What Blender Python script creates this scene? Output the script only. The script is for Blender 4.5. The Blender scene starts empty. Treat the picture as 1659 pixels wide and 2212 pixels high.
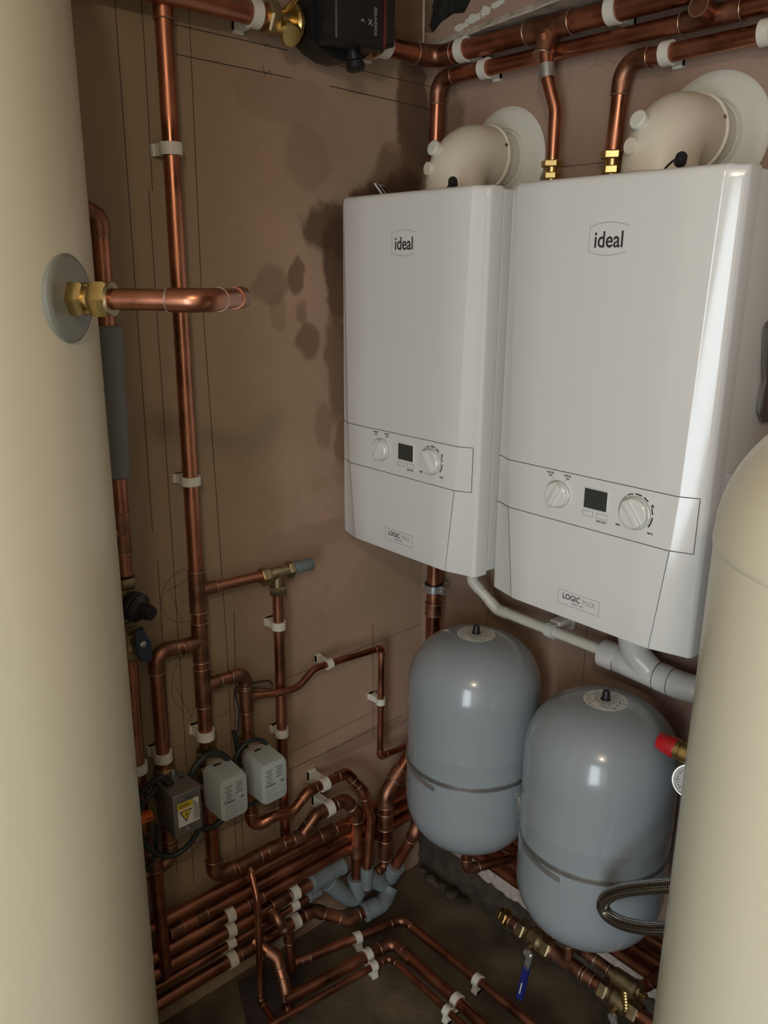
import bpy, bmesh, math, random
from mathutils import Vector, Matrix
random.seed(7)
S = bpy.context.scene
PI = math.pi
# ------------------------------------------------------------------ camera, light, exposure
cam_d = bpy.data.cameras.new('camera'); cam = bpy.data.objects.new('camera', cam_d)
S.collection.objects.link(cam); S.camera = cam
yaw, pitch, roll = -0.84706139, -0.28231355, 0.00877966
fw = Vector((math.sin(yaw)*math.cos(pitch), math.cos(yaw)*math.cos(pitch), math.sin(pitch)))
ri = Vector((math.cos(yaw), -math.sin(yaw), 0)); up = ri.cross(fw)
r2 = ri*math.cos(roll)+up*math.sin(roll); u2 = up*math.cos(roll)-ri*math.sin(roll)
M = Matrix((r2, u2, -fw)).transposed().to_4x4(); M.translation = (1.413, -1.381, 1.616)
cam.matrix_world = M
cam_d.sensor_fit = 'VERTICAL'; cam_d.sensor_height = 36; cam_d.lens = 36*1778.14/2212
cam_d.clip_start = 0.05
S.view_settings.view_transform = 'Standard'; S.view_settings.look = 'None'
S.view_settings.gamma = 1; S.view_settings.use_curve_mapping = False
S.view_settings.exposure = 0.0
W = bpy.data.worlds.new('world'); S.world = W; W.use_nodes = True
W.node_tree.nodes['Background'].inputs[0].default_value = (0.75, 0.85, 1, 1)
W.node_tree.nodes['Background'].inputs[1].default_value = 1.0
def area(name, loc, rot, sx, sy, power, col):
    l = bpy.data.lights.new(name, 'AREA'); l.shape = 'RECTANGLE'; l.size = sx; l.size_y = sy
    l.energy = power; l.color = col
    o = bpy.data.objects.new(name, l); S.collection.objects.link(o); o.location = loc; o.rotation_euler = rot
    return o
# daylight coming in through the open doorway behind the camera
area('doorway_daylight', (2.05, -3.02, 1.05), (PI/2, 0, 0), 0.86, 1.9, 41, (0.86, 0.95, 1.0))
# small warm ceiling bulb of the cupboard, behind the camera
bl = bpy.data.lights.new('ceiling_bulb_light', 'POINT'); bl.energy = 19.0; bl.color = (1.0, 0.80, 0.60); bl.shadow_soft_size = 0.05
bo = bpy.data.objects.new('ceiling_bulb_light', bl); S.collection.objects.link(bo); bo.location = (1.75, -1.75, 2.16)

# ------------------------------------------------------------------ materials
def nt(name):
    m = bpy.data.materials.new(name); m.use_nodes = True
    return m, m.node_tree.nodes, m.node_tree.links, m.node_tree.nodes['Principled BSDF']
def mat(name, col, rough=.5, metal=0., var=0., scale=30., bump=0., coat=0., spec=None, rvar=0., bscale=None):
    m, N, L, P = nt(name)
    P.inputs['Base Color'].default_value = (*col, 1); P.inputs['Roughness'].default_value = rough
    P.inputs['Metallic'].default_value = metal; P.inputs['Coat Weight'].default_value = coat
    P.inputs['Coat Roughness'].default_value = .08
    if spec is not None: P.inputs['Specular IOR Level'].default_value = spec
    if var or rvar or bump:
        tc = N.new('ShaderNodeNewGeometry')
        no = N.new('ShaderNodeTexNoise'); no.inputs['Scale'].default_value = scale; no.inputs['Detail'].default_value = 5
        L.new(tc.outputs['Position'], no.inputs['Vector'])
        if var:
            r = N.new('ShaderNodeValToRGB'); L.new(no.outputs['Fac'], r.inputs[0])
            r.color_ramp.elements[0].position = .3; r.color_ramp.elements[1].position = .7
            r.color_ramp.elements[0].color = (*[c*(1-var) for c in col], 1)
            r.color_ramp.elements[1].color = (*[min(1, c*(1+var*.6)) for c in col], 1)
            L.new(r.outputs[0], P.inputs['Base Color'])
        if rvar:
            mr = N.new('ShaderNodeMapRange'); L.new(no.outputs['Fac'], mr.inputs[0])
            mr.inputs[1].default_value = .3; mr.inputs[2].default_value = .7
            mr.inputs[3].default_value = max(.02, rough-rvar); mr.inputs[4].default_value = rough+rvar
            L.new(mr.outputs[0], P.inputs['Roughness'])
        if bump:
            n2 = N.new('ShaderNodeTexNoise'); n2.inputs['Scale'].default_value = bscale or scale*4; n2.inputs['Detail'].default_value = 4
            L.new(tc.outputs['Position'], n2.inputs['Vector'])
            b = N.new('ShaderNodeBump'); b.inputs['Strength'].default_value = bump; b.inputs['Distance'].default_value = .002
            L.new(n2.outputs['Fac'], b.inputs['Height']); L.new(b.outputs[0], P.inputs['Normal'])
    return m
def plaster(name, cols, axis, stains=()):
    """dry skimmed plaster; stains = (a, z, ra, rz, strength, colour index) on the wall's own plane"""
    m, N, L, P = nt(name); P.inputs['Roughness'].default_value = .85
    P.inputs['Specular IOR Level'].default_value = .25
    g = N.new('ShaderNodeNewGeometry')
    def noise(sc, det=4, dist=0., off=0.):
        n = N.new('ShaderNodeTexNoise'); n.inputs['Scale'].default_value = sc; n.inputs['Detail'].default_value = det
        n.inputs['Distortion'].default_value = dist
        a = N.new('ShaderNodeVectorMath'); a.operation = 'ADD'; L.new(g.outputs['Position'], a.inputs[0]); a.inputs[1].default_value = (off, off*1.7, off*.6)
        L.new(a.outputs[0], n.inputs['Vector']); return n
    def mix(f, a, b):
        x = N.new('ShaderNodeMix'); x.data_type = 'RGBA'
        if isinstance(f, float): x.inputs[0].default_value = f
        else: L.new(f, x.inputs[0])
        for s, v in ((6, a), (7, b)):
            if isinstance(v, tuple): x.inputs[s].default_value = (*v, 1)
            else: L.new(v, x.inputs[s])
        return x.outputs[2]
    def rng(src, a, b, c=0., d=1.):
        x = N.new('ShaderNodeMapRange'); x.interpolation_type = 'SMOOTHSTEP'; L.new(src, x.inputs[0])
        for i, v in enumerate((a, b, c, d)): x.inputs[i+1].default_value = v
        return x.outputs[0]
    col = mix(rng(noise(2.6, 3, .3).outputs['Fac'], .38, .62), cols[0], cols[1])
    col = mix(rng(noise(4.4, 4, .6, 5).outputs['Fac'], .5, .72, 0, .75), col, cols[2])
    sx = N.new('ShaderNodeSeparateXYZ'); L.new(g.outputs['Position'], sx.inputs[0])
    if name == 'plaster_left':   # yellower, drier patch towards the older end of the wall
        col = mix(rng(sx.outputs['Y'], -.38, -.62, 0, .8), col, (.31, .235, .145))
    col = mix(rng(noise(38, 5).outputs['Fac'], .45, .8, 0, .16), col, tuple(c*.55 for c in cols[0]))
    # damp stains with an outline of their own
    nz = noise(9, 6, .5, 2); nf = noise(30, 5, .3, 8)
    for (a, z, ra, rz, st, sc) in stains:
        def term(out, c, r):
            s = N.new('ShaderNodeMath'); s.operation = 'SUBTRACT'; L.new(out, s.inputs[0]); s.inputs[1].default_value = c
            d = N.new('ShaderNodeMath'); d.operation = 'DIVIDE'; L.new(s.outputs[0], d.inputs[0]); d.inputs[1].default_value = r
            p = N.new('ShaderNodeMath'); p.operation = 'MULTIPLY'; L.new(d.outputs[0], p.inputs[0]); L.new(d.outputs[0], p.inputs[1]); return p.outputs[0]
        ad = N.new('ShaderNodeMath'); L.new(term(sx.outputs[axis], a, ra), ad.inputs[0]); L.new(term(sx.outputs['Z'], z, rz), ad.inputs[1])
        wn = N.new('ShaderNodeMath'); wn.operation = 'MULTIPLY_ADD'; L.new(nz.outputs['Fac'], wn.inputs[0]); wn.inputs[1].default_value = 3.4; L.new(ad.outputs[0], wn.inputs[2])
        w2 = N.new('ShaderNodeMath'); w2.operation = 'MULTIPLY_ADD'; L.new(nf.outputs['Fac'], w2.inputs[0]); w2.inputs[1].default_value = 1.1; L.new(wn.outputs[0], w2.inputs[2])
        f = rng(w2.outputs[0], 3.75, 2.95, 0, st)
        col = mix(f, col, [(.085, .045, .026), (.16, .09, .05), (.24, .165, .095)][sc])
    L.new(col, P.inputs['Base Color'])
    b = N.new('ShaderNodeBump'); b.inputs['Strength'].default_value = .25; b.inputs['Distance'].default_value = .003
    L.new(noise(14, 6).outputs['Fac'], b.inputs['Height']); L.new(b.outputs[0], P.inputs['Normal'])
    return m
LST = [(-.05, 1.95, .055, .13, .85, 0), (-.10, 1.80, .07, .08, .7, 1), (-.20, 1.715, .12, .07, .8, 0), (-.08, 1.72, .09, .09, .85, 0),
       (-.265, 1.61, .035, .12, .85, 0), (-.27, 1.45, .035, .13, .7, 1), (-.345, 1.48, .03, .04, .7, 1), (-.36, 1.54, .018, .03, .5, 1), (-.372, 1.605, .018, .035, .8, 1), (-.44, 1.59, .04, .035, .45, 1), (-.42, 1.54, .02, .04, .3, 1), (-.31, 1.30, .02, .05, .35, 1),
       (-.245, 1.24, .03, .07, .6, 1), (-.085, 2.0, .02, .05, .7, 1), (-.10, 2.14, .12, .07, .8, 1), (-.40, 1.93, .10, .04, .4, 2), (-.34, 1.83, .05, .06, .5, 2),
       (-.20, .48, .16, .02, .4, 1), (-.33, 1.05, .15, .03, .3, 2)]
PLL = plaster('plaster_left', ((.43, .285, .205), (.355, .25, .165), (.33, .215, .135)), 'Y', LST)
PLB = plaster('plaster_back', ((.37, .245, .185), (.32, .215, .155), (.38, .265, .21)), 'X', [(.04, 1.80, .05, .25, .7, 1), (.28, .75, .12, .2, .3, 2)])
PLX = mat('plaster_plain', (.62, .56, .48), .85, var=.15, scale=6)
PCL = mat('pencil_line', (.035, .025, .02), .8)
COP = mat('copper', (.47, .20, .12), .36, 1., var=.30, scale=16, rvar=.12)
COPD = mat('copper_tarnished', (.34, .165, .105), .44, 1., var=.40, scale=34, rvar=.12)
SOL = mat('solder_ring', (.42, .33, .25), .42, .8)
BRA = mat('brass', (.58, .42, .17), .30, 1., var=.25, scale=40)
BRAD = mat('brass_dull', (.42, .33, .19), .42, 1., var=.35, scale=50)
STL = mat('zinc_steel', (.60, .61, .60), .28, .8, var=.2, scale=80)
WHT = mat('boiler_white', (.72, .72, .70), .16, coat=.25)
WHS = mat('boiler_side_grey', (.66, .66, .63), .22)
LIN = mat('dark_seam', (.05, .05, .05), .6)
INK = mat('black_print', (.035, .035, .04), .5)
GIN = mat('grey_print', (.30, .30, .31), .5)
SCR = mat('display_glass', (.045, .05, .045), .12)
FLU = mat('flue_cream', (.70, .64, .52), .42)
FLW = mat('flange_white', (.66, .66, .58), .5)
CLP = mat('clip_white', (.68, .66, .58), .5)
PVC = mat('overflow_plastic', (.70, .66, .56), .4)
SOI = mat('waste_plastic', (.60, .585, .55), .28)
GRP = mat('grey_plastic', (.16, .19, .20), .5)
VES = mat('vessel_grey', (.285, .32, .345), .2, coat=.35, bump=.05, scale=12, bscale=40)
VLB = mat('vessel_label', (.66, .66, .62), .45)
BLK = mat('black_plastic', (.012, .012, .013), .42)
PMP = mat('pump_black', (.010, .010, .010), .45)
PMR = mat('pump_red', (.10, .012, .01), .4)
CAB = mat('black_cable', (.018, .022, .022), .5)
CRM = mat('cylinder_cream', (.66, .625, .475), .32, coat=.15)
SLV = mat('sleeve_grey', (.20, .205, .19), .7)
ACW = mat('actuator_white', (.42, .46, .44), .4)
ACT = mat('actuator_beige', (.30, .255, .20), .55)
ACG = mat('actuator_metal', (.27, .27, .25), .38, .75)
YEL = mat('warning_yellow', (.62, .45, .02), .5)
STK = mat('sticker_white', (.62, .60, .56), .5)
ORG = mat('orange_tag', (.70, .14, .02), .5)
BLU = mat('blue_handle', (.012, .02, .16), .4)
DBL = mat('slate_blue_handle', (.035, .05, .08), .45)
RED = mat('red_cap', (.55, .015, .02), .4)
DRK = mat('void_shade', (.012, .010, .008), .9, bump=.6, scale=20)  # near-black colour standing in for the shade inside openings
SKR = mat('rough_render', (.52, .45, .39), .9, var=.3, scale=60, bump=.8)
RUB = mat('rough_mortar', (.068, .050, .034), .95, var=.5, scale=26, bump=1., bscale=60)
SLT = mat('slate_board', (.055, .045, .045), .5, var=.3, scale=12)
FLR = mat('floor_screed', (.125, .098, .062), .72, var=.65, scale=7, bump=.7, bscale=70, rvar=.15)
def braid():
    m, N, L, P = nt('steel_braid'); P.inputs['Metallic'].default_value = 1; P.inputs['Roughness'].default_value = .28
    u = N.new('ShaderNodeUVMap')
    mp = N.new('ShaderNodeMapping'); L.new(u.outputs[0], mp.inputs[0]); mp.inputs['Scale'].default_value = (1, 1, 1); mp.inputs['Rotation'].default_value = (0, 0, PI/4)
    c = N.new('ShaderNodeTexChecker'); c.inputs['Scale'].default_value = 26; L.new(mp.outputs[0], c.inputs[0])
    c.inputs[1].default_value = (.62, .60, .55, 1); c.inputs[2].default_value = (.09, .085, .075, 1)
    L.new(c.outputs[0], P.inputs['Base Color'])
    b = N.new('ShaderNodeBump'); b.inputs['Strength'].default_value = .6; b.inputs['Distance'].default_value = .002
    L.new(c.outputs['Fac'], b.inputs['Height']); L.new(b.outputs[0], P.inputs['Normal']); return m
BRD = braid()

# ------------------------------------------------------------------ object helpers
def V(*a): return Vector(a)
class Thing:
    def __init__(s, name, label, cat, loc, group=None):
        s.loc = Vector(loc); o = bpy.data.objects.new(name, None); o.empty_display_size = .03
        S.collection.objects.link(o); o.location = s.loc; o['label'] = label; o['category'] = cat
        if group: o['group'] = group
        s.o = o
def obj(name, bm, m, parent=None, origin=None, smooth=True):
    """link a bmesh as one mesh object; world-space vertices are made local to the thing's base"""
    base = Vector((0, 0, 0))
    par = parent
    if isinstance(parent, Thing): base = parent.loc; par = parent.o
    elif parent is not None: base = Vector(parent['_b'])
    if origin is not None: base = Vector(origin)
    bmesh.ops.recalc_face_normals(bm, faces=bm.faces)
    bmesh.ops.translate(bm, verts=bm.verts, vec=-base)
    me = bpy.data.meshes.new(name); bm.to_mesh(me); bm.free()
    for mm in (m if isinstance(m, (list, tuple)) else [m]): me.materials.append(mm)
    if smooth:
        for p in me.polygons: p.use_smooth = True
        try: me.set_sharp_from_angle(angle=math.radians(34))
        except Exception: pass
    o = bpy.data.objects.new(name, me); S.collection.objects.link(o)
    if par is not None: o.parent = par
    elif origin is not None: o.location = base
    o['_b'] = tuple(base)
    return o
def tag(o, label, cat, group=None):
    o['label'] = label; o['category'] = cat
    if group: o['group'] = group
    return o
def struct(name, bm, m, smooth=False):
    o = obj(name, bm, m, smooth=smooth); o['kind'] = 'structure'; return o
def B(): return bmesh.new()
def frame(d):
    d = Vector(d).normalized(); a = V(0, 0, 1) if abs(d.z) < .9 else V(1, 0, 0)
    u = a.cross(d).normalized(); return u, d.cross(u).normalized(), d
def box(bm, lo, hi, bev=0., mi=0, mtx=None):
    n0 = len(bm.faces); r = bmesh.ops.create_cube(bm, size=1)
    lo = Vector(lo); hi = Vector(hi)
    for v in r['verts']: v.co = Vector(((lo[i]+hi[i])/2+v.co[i]*(hi[i]-lo[i])) for i in range(3))
    vs = list(r['verts'])
    if bev:
        es = list({e for v in vs for e in v.link_edges})
        g = bmesh.ops.bevel(bm, geom=es, offset=bev, segments=3, affect='EDGES', profile=.5)
        vs = list({v for f in g['faces'] for v in f.verts} | {v for v in vs if v.is_valid})
    bm.faces.ensure_lookup_table()
    for f in bm.faces[n0:] if not bev else bm.faces:
        if not bev: f.material_index = mi
    if mtx is not None: bmesh.ops.transform(bm, matrix=mtx, verts=[v for v in vs if v.is_valid])
    return bm
def ring_pts(c, u, w, r, n): return [c+u*(math.cos(2*PI*i/n)*r)+w*(math.sin(2*PI*i/n)*r) for i in range(n)]
def sweep(bm, path, r, n=20, cap=True, hollow=False):
    """tube along path; r is a number or a list of radii"""
    path = [Vector(p) for p in path]; k = len(path)
    rs = r if isinstance(r, (list, tuple)) else [r]*k
    d0 = (path[1]-path[0]).normalized(); u, w, _ = frame(d0); rings = []; uvl = bm.loops.layers.uv.verify(); dist = [0]
    for i in range(k):
        if i: dist.append(dist[-1]+(path[i]-path[i-1]).length)
        if i == 0: d = d0
        elif i == k-1: d = (path[-1]-path[-2]).normalized()
        else:
            a = (path[i]-path[i-1]); b = (path[i+1]-path[i])
            if a.length < 1e-9: a = b
            if b.length < 1e-9: b = a
            d = (a.normalized()+b.normalized()).normalized()
        q = d0.rotation_difference(d); u = q @ u; w = q @ w; d0 = d
        rings.append([bm.verts.new(p) for p in ring_pts(path[i], u, w, rs[i], n)])
    for i in range(k-1):
        for j in range(n):
            f = bm.faces.new((rings[i][j], rings[i][(j+1) % n], rings[i+1][(j+1) % n], rings[i+1][j]))
            for lp, (uu, vv) in zip(f.loops, ((j/n, dist[i]), ((j+1)/n, dist[i]), ((j+1)/n, dist[i+1]), (j/n, dist[i+1]))):
                lp[uvl].uv = (uu, vv*12)
    if cap:
        bm.faces.new(rings[0]); bm.faces.new(rings[-1])
    return bm
def lathe(bm, prof, o, axis, n=48, cap=True):
    """prof = [(distance along axis, radius)]"""
    u, w, d = frame(axis); o = Vector(o); rings = []
    for (h, r) in prof:
        rings.append([bm.verts.new(o+d*h)] if r <= 1e-6 else [bm.verts.new(p) for p in ring_pts(o+d*h, u, w, r, n)])
    for a, b in zip(rings, rings[1:]):
        for j in range(n):
            k = (j+1) % n
            if len(a) == 1 and len(b) == 1: continue
            if len(a) == 1: bm.faces.new((a[0], b[k], b[j]))
            elif len(b) == 1: bm.faces.new((a[j], a[k], b[0]))
            else: bm.faces.new((a[j], a[k], b[k], b[j]))
    if cap:
        for rr in (rings[0], rings[-1]):
            if len(rr) > 2: bm.faces.new(rr)
    return bm
def hexnut(bm, o, axis, length, af):
    u, w, d = frame(axis); o = Vector(o); R = af/2/math.cos(PI/6); lv = [(0, .90), (length*.15, 1), (length*.85, 1), (length, .90)]
    rr = [[bm.verts.new(p) for p in ring_pts(o+d*h, u, w, R*s, 6)] for h, s in lv]
    for a, b in zip(rr, rr[1:]):
        for j in range(6): bm.faces.new((a[j], a[(j+1) % 6], b[(j+1) % 6], b[j]))
    bm.faces.new(rr[0]); bm.faces.new(rr[-1]); return bm
def prism(bm, pts, d):
    """closed polygon (3D points) extruded by vector d"""
    d = Vector(d); a = [bm.verts.new(Vector(p)) for p in pts]; b = [bm.verts.new(Vector(p)+d) for p in pts]; n = len(pts)
    bm.faces.new(a); bm.faces.new(b)
    for j in range(n): bm.faces.new((a[j], a[(j+1) % n], b[(j+1) % n], b[j]))
    return bm
def torus(bm, c, axis, R, r, n=28, m=8):
    u, w, d = frame(axis); c = Vector(c); rings = []
    for i in range(n):
        a = 2*PI*i/n; rad = u*math.cos(a)+w*math.sin(a)
        rings.append([bm.verts.new(c+rad*(R+math.cos(2*PI*j/m)*r)+d*(math.sin(2*PI*j/m)*r)) for j in range(m)])
    for i in range(n):
        for j in range(m):
            bm.faces.new((rings[i][j], rings[(i+1) % n][j], rings[(i+1) % n][(j+1) % m], rings[i][(j+1) % m]))
    return bm
def smoothpath(pts, per=6):
    pts = [Vector(p) for p in pts]; P = [pts[0]*2-pts[1]]+pts+[pts[-1]*2-pts[-2]]; out = []
    for i in range(1, len(P)-2):
        for k in range(per):
            t = k/per; a, b, c, d = P[i-1], P[i], P[i+1], P[i+2]
            out.append(.5*((2*b)+(c-a)*t+(2*a-5*b+4*c-d)*t*t+(3*b-a-3*c+d)*t**3))
    out.append(pts[-1]); return out
FONT = {}
def text(name, s, mtx, size, m, parent, thick=.0003, align='CENTER', outline=0.):
    c = bpy.data.curves.new('t', 'FONT'); c.body = s; c.size = size; c.align_x = align; c.align_y = 'CENTER'; c.extrude = thick
    if outline:
        c.fill_mode = 'NONE'; c.extrude = 0; c.bevel_depth = outline; c.bevel_resolution = 0
    else:
        c.resolution_u = 4; c.offset = size*.012
    t = bpy.data.objects.new('t', c); S.collection.objects.link(t)
    dg = bpy.context.evaluated_depsgraph_get(); me = bpy.data.meshes.new_from_object(t.evaluated_get(dg))
    bpy.data.objects.remove(t); bm = B(); bm.from_mesh(me); bpy.data.meshes.remove(me)
    bmesh.ops.transform(bm, matrix=mtx, verts=bm.verts)
    return obj(name, bm, m, parent, smooth=False)
def face_mtx(o, right, upv):
    r = Vector(right).normalized(); u = Vector(upv).normalized(); n = r.cross(u)
    mm = Matrix((r, u, n)).transposed().to_4x4(); mm.translation = Vector(o); return mm
def copy_tree(o, parent=None):
    c = o.copy(); S.collection.objects.link(c); c.parent = parent
    for ch in list(o.children): copy_tree(ch, c)
    return c

# ------------------------------------------------------------------ plumbing kit
def fillet(pts, bends):
    """returns smooth path and, per corner, (start, arc points, end, in dir, out dir)"""
    pts = [Vector(p) for p in pts]; out = [pts[0]]; arcs = []
    for i in range(1, len(pts)-1):
        a = (pts[i-1]-pts[i]).normalized(); b = (pts[i+1]-pts[i]).normalized()
        th = PI-a.angle(b); R = bends[i-1][1]; t = R*math.tan(th/2)
        s = pts[i]+a*t; e = pts[i]+b*t; bis = (a+b).normalized(); c = pts[i]+bis*(R/math.cos(th/2)); n = max(3, int(th/.16)); arc = []
        va = s-c; ax = va.cross(e-c).normalized()
        for k in range(n+1): arc.append(c+Matrix.Rotation(th*k/n, 3, ax) @ va)
        out += arc; arcs.append((arc, -a, b))
    out.append(pts[-1]); return out, arcs
def rings(par, p, d, r, m=SOL):
    bm = B(); torus(bm, p, d, r*1.01, r*.055, 24, 6); obj('solder_ring', bm, m, par)
def run(name, label, pts, r, bends=(), m=COP, group=None, cat='pipe', fm=COPD, ring=True, sock=1.25, pipe_name='pipe', cap=True):
    """one pipe run. bends: 'e' = soldered elbow, 'b' = pulled bend, ('e'|'b', radius)"""
    bb = []
    for x in bends: bb.append((x, r*(1.9 if x == 'e' else 4.2)) if isinstance(x, str) else x)
    t = Thing(name, label, cat, Vector(pts[-1]) if pts[-1][2] < pts[0][2] else Vector(pts[0]), group)
    path, arcs = fillet(pts, bb); bm = B(); sweep(bm, path, r, 22, cap); obj(pipe_name, bm, m, t)
    for (kind, R), (arc, d1, d2) in zip(bb, arcs):
        if kind != 'e': continue
        L = r*sock; q = [arc[0]-d1*L]+arc+[arc[-1]+d2*L]
        bm = B(); sweep(bm, q, r*1.13, 22); e = obj('elbow', bm, fm, t)
        if ring: rings(e, q[0], d1, r*1.13); rings(e, q[-1], d2, r*1.13)
    return t
def coupler(t, p, d, L, r, m=COPD, name='coupling', ring=True):
    d = Vector(d).normalized(); p = Vector(p); bm = B(); sweep(bm, [p-d*L/2, p+d*L/2], r*1.13, 22); e = obj(name, bm, m, t)
    if ring: rings(e, p-d*L/2, d, r*1.13); rings(e, p+d*L/2, d, r*1.13)
    return e
def tee(t, p, d, b, r, rb, L=None, m=COPD, bl=None):
    d = Vector(d).normalized(); b = Vector(b).normalized(); p = Vector(p); L = L or r*4.2; bl = bl or r*1.13+rb*1.5
    bm = B(); sweep(bm, [p-d*L/2, p+d*L/2], r*1.13, 22); sweep(bm, [p, p+b*bl], rb*1.13, 22); e = obj('tee', bm, m, t)
    rings(e, p-d*L/2, d, r*1.13); rings(e, p+d*L/2, d, r*1.13); rings(e, p+b*bl, b, rb*1.13); return e
def nut(t, p, d, L, af, m=BRA, name='nut'):
    bm = B(); hexnut(bm, Vector(p)-Vector(d).normalized()*L/2, d, L, af); return obj(name, bm, m, t)
CL = [0]
def clip(c, d, wall, r, label, group='white pipe clips', w=.017):
    """open plastic clip; wall 'L','B' or 'F' is what it is screwed to"""
    c = Vector(c); d = Vector(d).normalized(); nrm = {'L': V(1, 0, 0), 'B': V(0, -1, 0), 'F': V(0, 0, 1)}[wall]
    base = c.copy(); off = {'L': c.x, 'B': -c.y, 'F': c.z}[wall]
    t = Thing('pipe_clip', label, 'clip', c-nrm*off, group)
    s = nrm.cross(d).normalized(); bm = B(); ri_, ro = r*1.03, r*1.03+.0042; n = 26; a0 = 205; pr = []
    for k in range(n+1):
        a = math.radians(-a0/2-15+(a0+30)*k/n)
        pr.append(c+(nrm*math.cos(a)+s*math.sin(a))*ro)
    for k in range(n, -1, -1):
        a = math.radians(-a0/2-15+(a0+30)*k/n)
        pr.append(c+(nrm*math.cos(a)+s*math.sin(a))*ri_)
    # band as quads
    half = d*w/2; va = [[bm.verts.new(p+q) for p in pr] for q in (-half, half)]; N2 = len(pr)
    for k in range(N2):
        bm.faces.new((va[0][k], va[0][(k+1) % N2], va[1][(k+1) % N2], va[1][k]))
    for k in range(n):
        for vv in va: bm.faces.new((vv[k], vv[k+1], vv[N2-2-k], vv[N2-1-k]))
    obj('clip_band', bm, CLP, t)
    bm = B(); mtx = Matrix((d, s, nrm)).transposed().to_4x4(); mtx.translation = c-nrm*off
    top = max(.004, off-r*.9)
    box(bm, (-w*.5, -r*.95, 0.0005), (w*.5, r*.95, top), 0, mtx=mtx)
    box(bm, (-w*.5, -r*1.25, 0.0005), (w*.5, r*1.25, min(.008, top)), 0, mtx=mtx)
    obj('clip_base', bm, CLP, t, smooth=False)
    return t

# ================================================================== ROOM
RX, RY, RZ = 2.6, -2.9, 2.32
def quad(bm, a, b, c, d, mi=0):
    f = bm.faces.new([bm.verts.new(Vector(p)) for p in (a, b, c, d)]); f.material_index = mi; return f
def grid_wall(bm, o, u, v, nu, nv):
    o, u, v = Vector(o), Vector(u), Vector(v)
    g = [[bm.verts.new(o+u*(i/nu)+v*(j/nv)) for j in range(nv+1)] for i in range(nu+1)]
    for i in range(nu):
        for j in range(nv): bm.faces.new((g[i][j], g[i+1][j], g[i+1][j+1], g[i][j+1]))
# left wall: plaster slab with pencil setting-out lines drawn on it
bm = B(); box(bm, (-.10, RY, -.1), (0, .10, RZ), mi=0)
def pline(bm, pts, w=.0013, wall='L'):
    for (a, b), (c, d) in zip(pts, pts[1:]):
        du, dv = c-a, d-b; l = math.hypot(du, dv) or 1; nu, nv = -dv/l*w/2, du/l*w/2
        P4 = [(a+nu, b+nv), (c+nu, d+nv), (c-nu, d-nv), (a-nu, b-nv)]
        if wall == 'L': f = [V(.0005, p, q) for p, q in P4]
        else: f = [V(p, -.0005, q) for p, q in P4]
        face = bm.faces.new([bm.verts.new(x) for x in f]); face.material_index = 1
VL = [(-.719, 2.3, -.721, 1.14), (-.715, 1.08, -.722, .36), (-.585, 2.3, -.59, 1.6), (-.59, 1.6, -.573, .85), (-.573, .85, -.575, .34), (-.552, .93, -.559, .67), (-.559, .50, -.556, .33),
      (-.453, .946, -.458, .45), (-.166, .787, -.163, .47), (-.682, 1.75, -.684, .32), (-.672, 2.2, -.675, 1.75), (-.775, 1.0, -.776, .42), (-.47, .5, -.47, .34)]
for a, b, c, d in VL: pline(bm, [(a, b), ((a+c)/2+.0006, (b+d)/2), (c, d)])
HL = [(-.615, 2.017, -.382, 2.015, .0015), (-.615, 1.972, -.375, 1.969, .0015), (-.285, 1.968, -.004, 1.960, .0017), (-.30, 2.009, -.004, 2.004, .0012), (-.64, .700, -.45, .703, .001),
      (-.45, .728, -.004, .742, .001), (-.43, .490, -.06, .500, .0014), (-.43, .535, -.15, .548, .001), (-.75, .415, -.52, .418, .0015), (-.90, .39, -.62, .385, .001), (-.52, .408, -.38, .412, .0012)]
for a, b, c, d, w in HL: pline(bm, [(a, b), (c, d)], w)
pline(bm, [(-.661+.052*math.cos(t*PI/16), .992+.056*math.sin(t*PI/16)) for t in range(3, 31)], .0009)
pline(bm, [(-.705, 1.01), (-.64, 1.03)], .001); pline(bm, [(-.69, 1.0), (-.67, .935)], .0008)
pline(bm, [(-.655+.05*math.cos(t*PI/16), .80+.07*math.sin(t*PI/16)) for t in range(9, 22)], .0009)
pline(bm, [(-.694, .80), (-.665, .72), (-.655, .745)], .0009)
pline(bm, [(-.44, 2.024), (-.435, 2.012), (-.428, 2.02), (-.422, 2.008)], .0008); pline(bm, [(-.44, 1.985), (-.437, 1.965), (-.425, 1.975), (-.42, 1.962)], .0008)
struct('wall_left', bm, [PLL, PCL])
# back wall (right in the photo) carrying the boilers: plaster stops short of the floor over rough masonry
bm = B(); box(bm, (0, 0, .122), (RX+.1, .10, RZ), mi=0)
pline(bm, [(.225, 1.05), (.225, .3)], .0012, 'B'); pline(bm, [(.30, 1.815), (1.2, 1.815)], .001, 'B'); pline(bm, [(.5, 1.06), (.5, .3)], .001, 'B')
pline(bm, [(.40, 1.983), (.41, 1.978), (.42, 1.985), (.43, 1.978), (.445, 1.985), (.46, 1.979)], .0004, 'B')
struct('wall_back', bm, [PLB, PCL])
bm = B(); grid_wall(bm, (0, .012, -.02), (RX, 0, 0), (0, 0, .150), 120, 9)
for v in bm.verts: v.co.y += random.uniform(-.006, .006)
struct('trim_1', bm, RUB, smooth=True)
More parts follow.
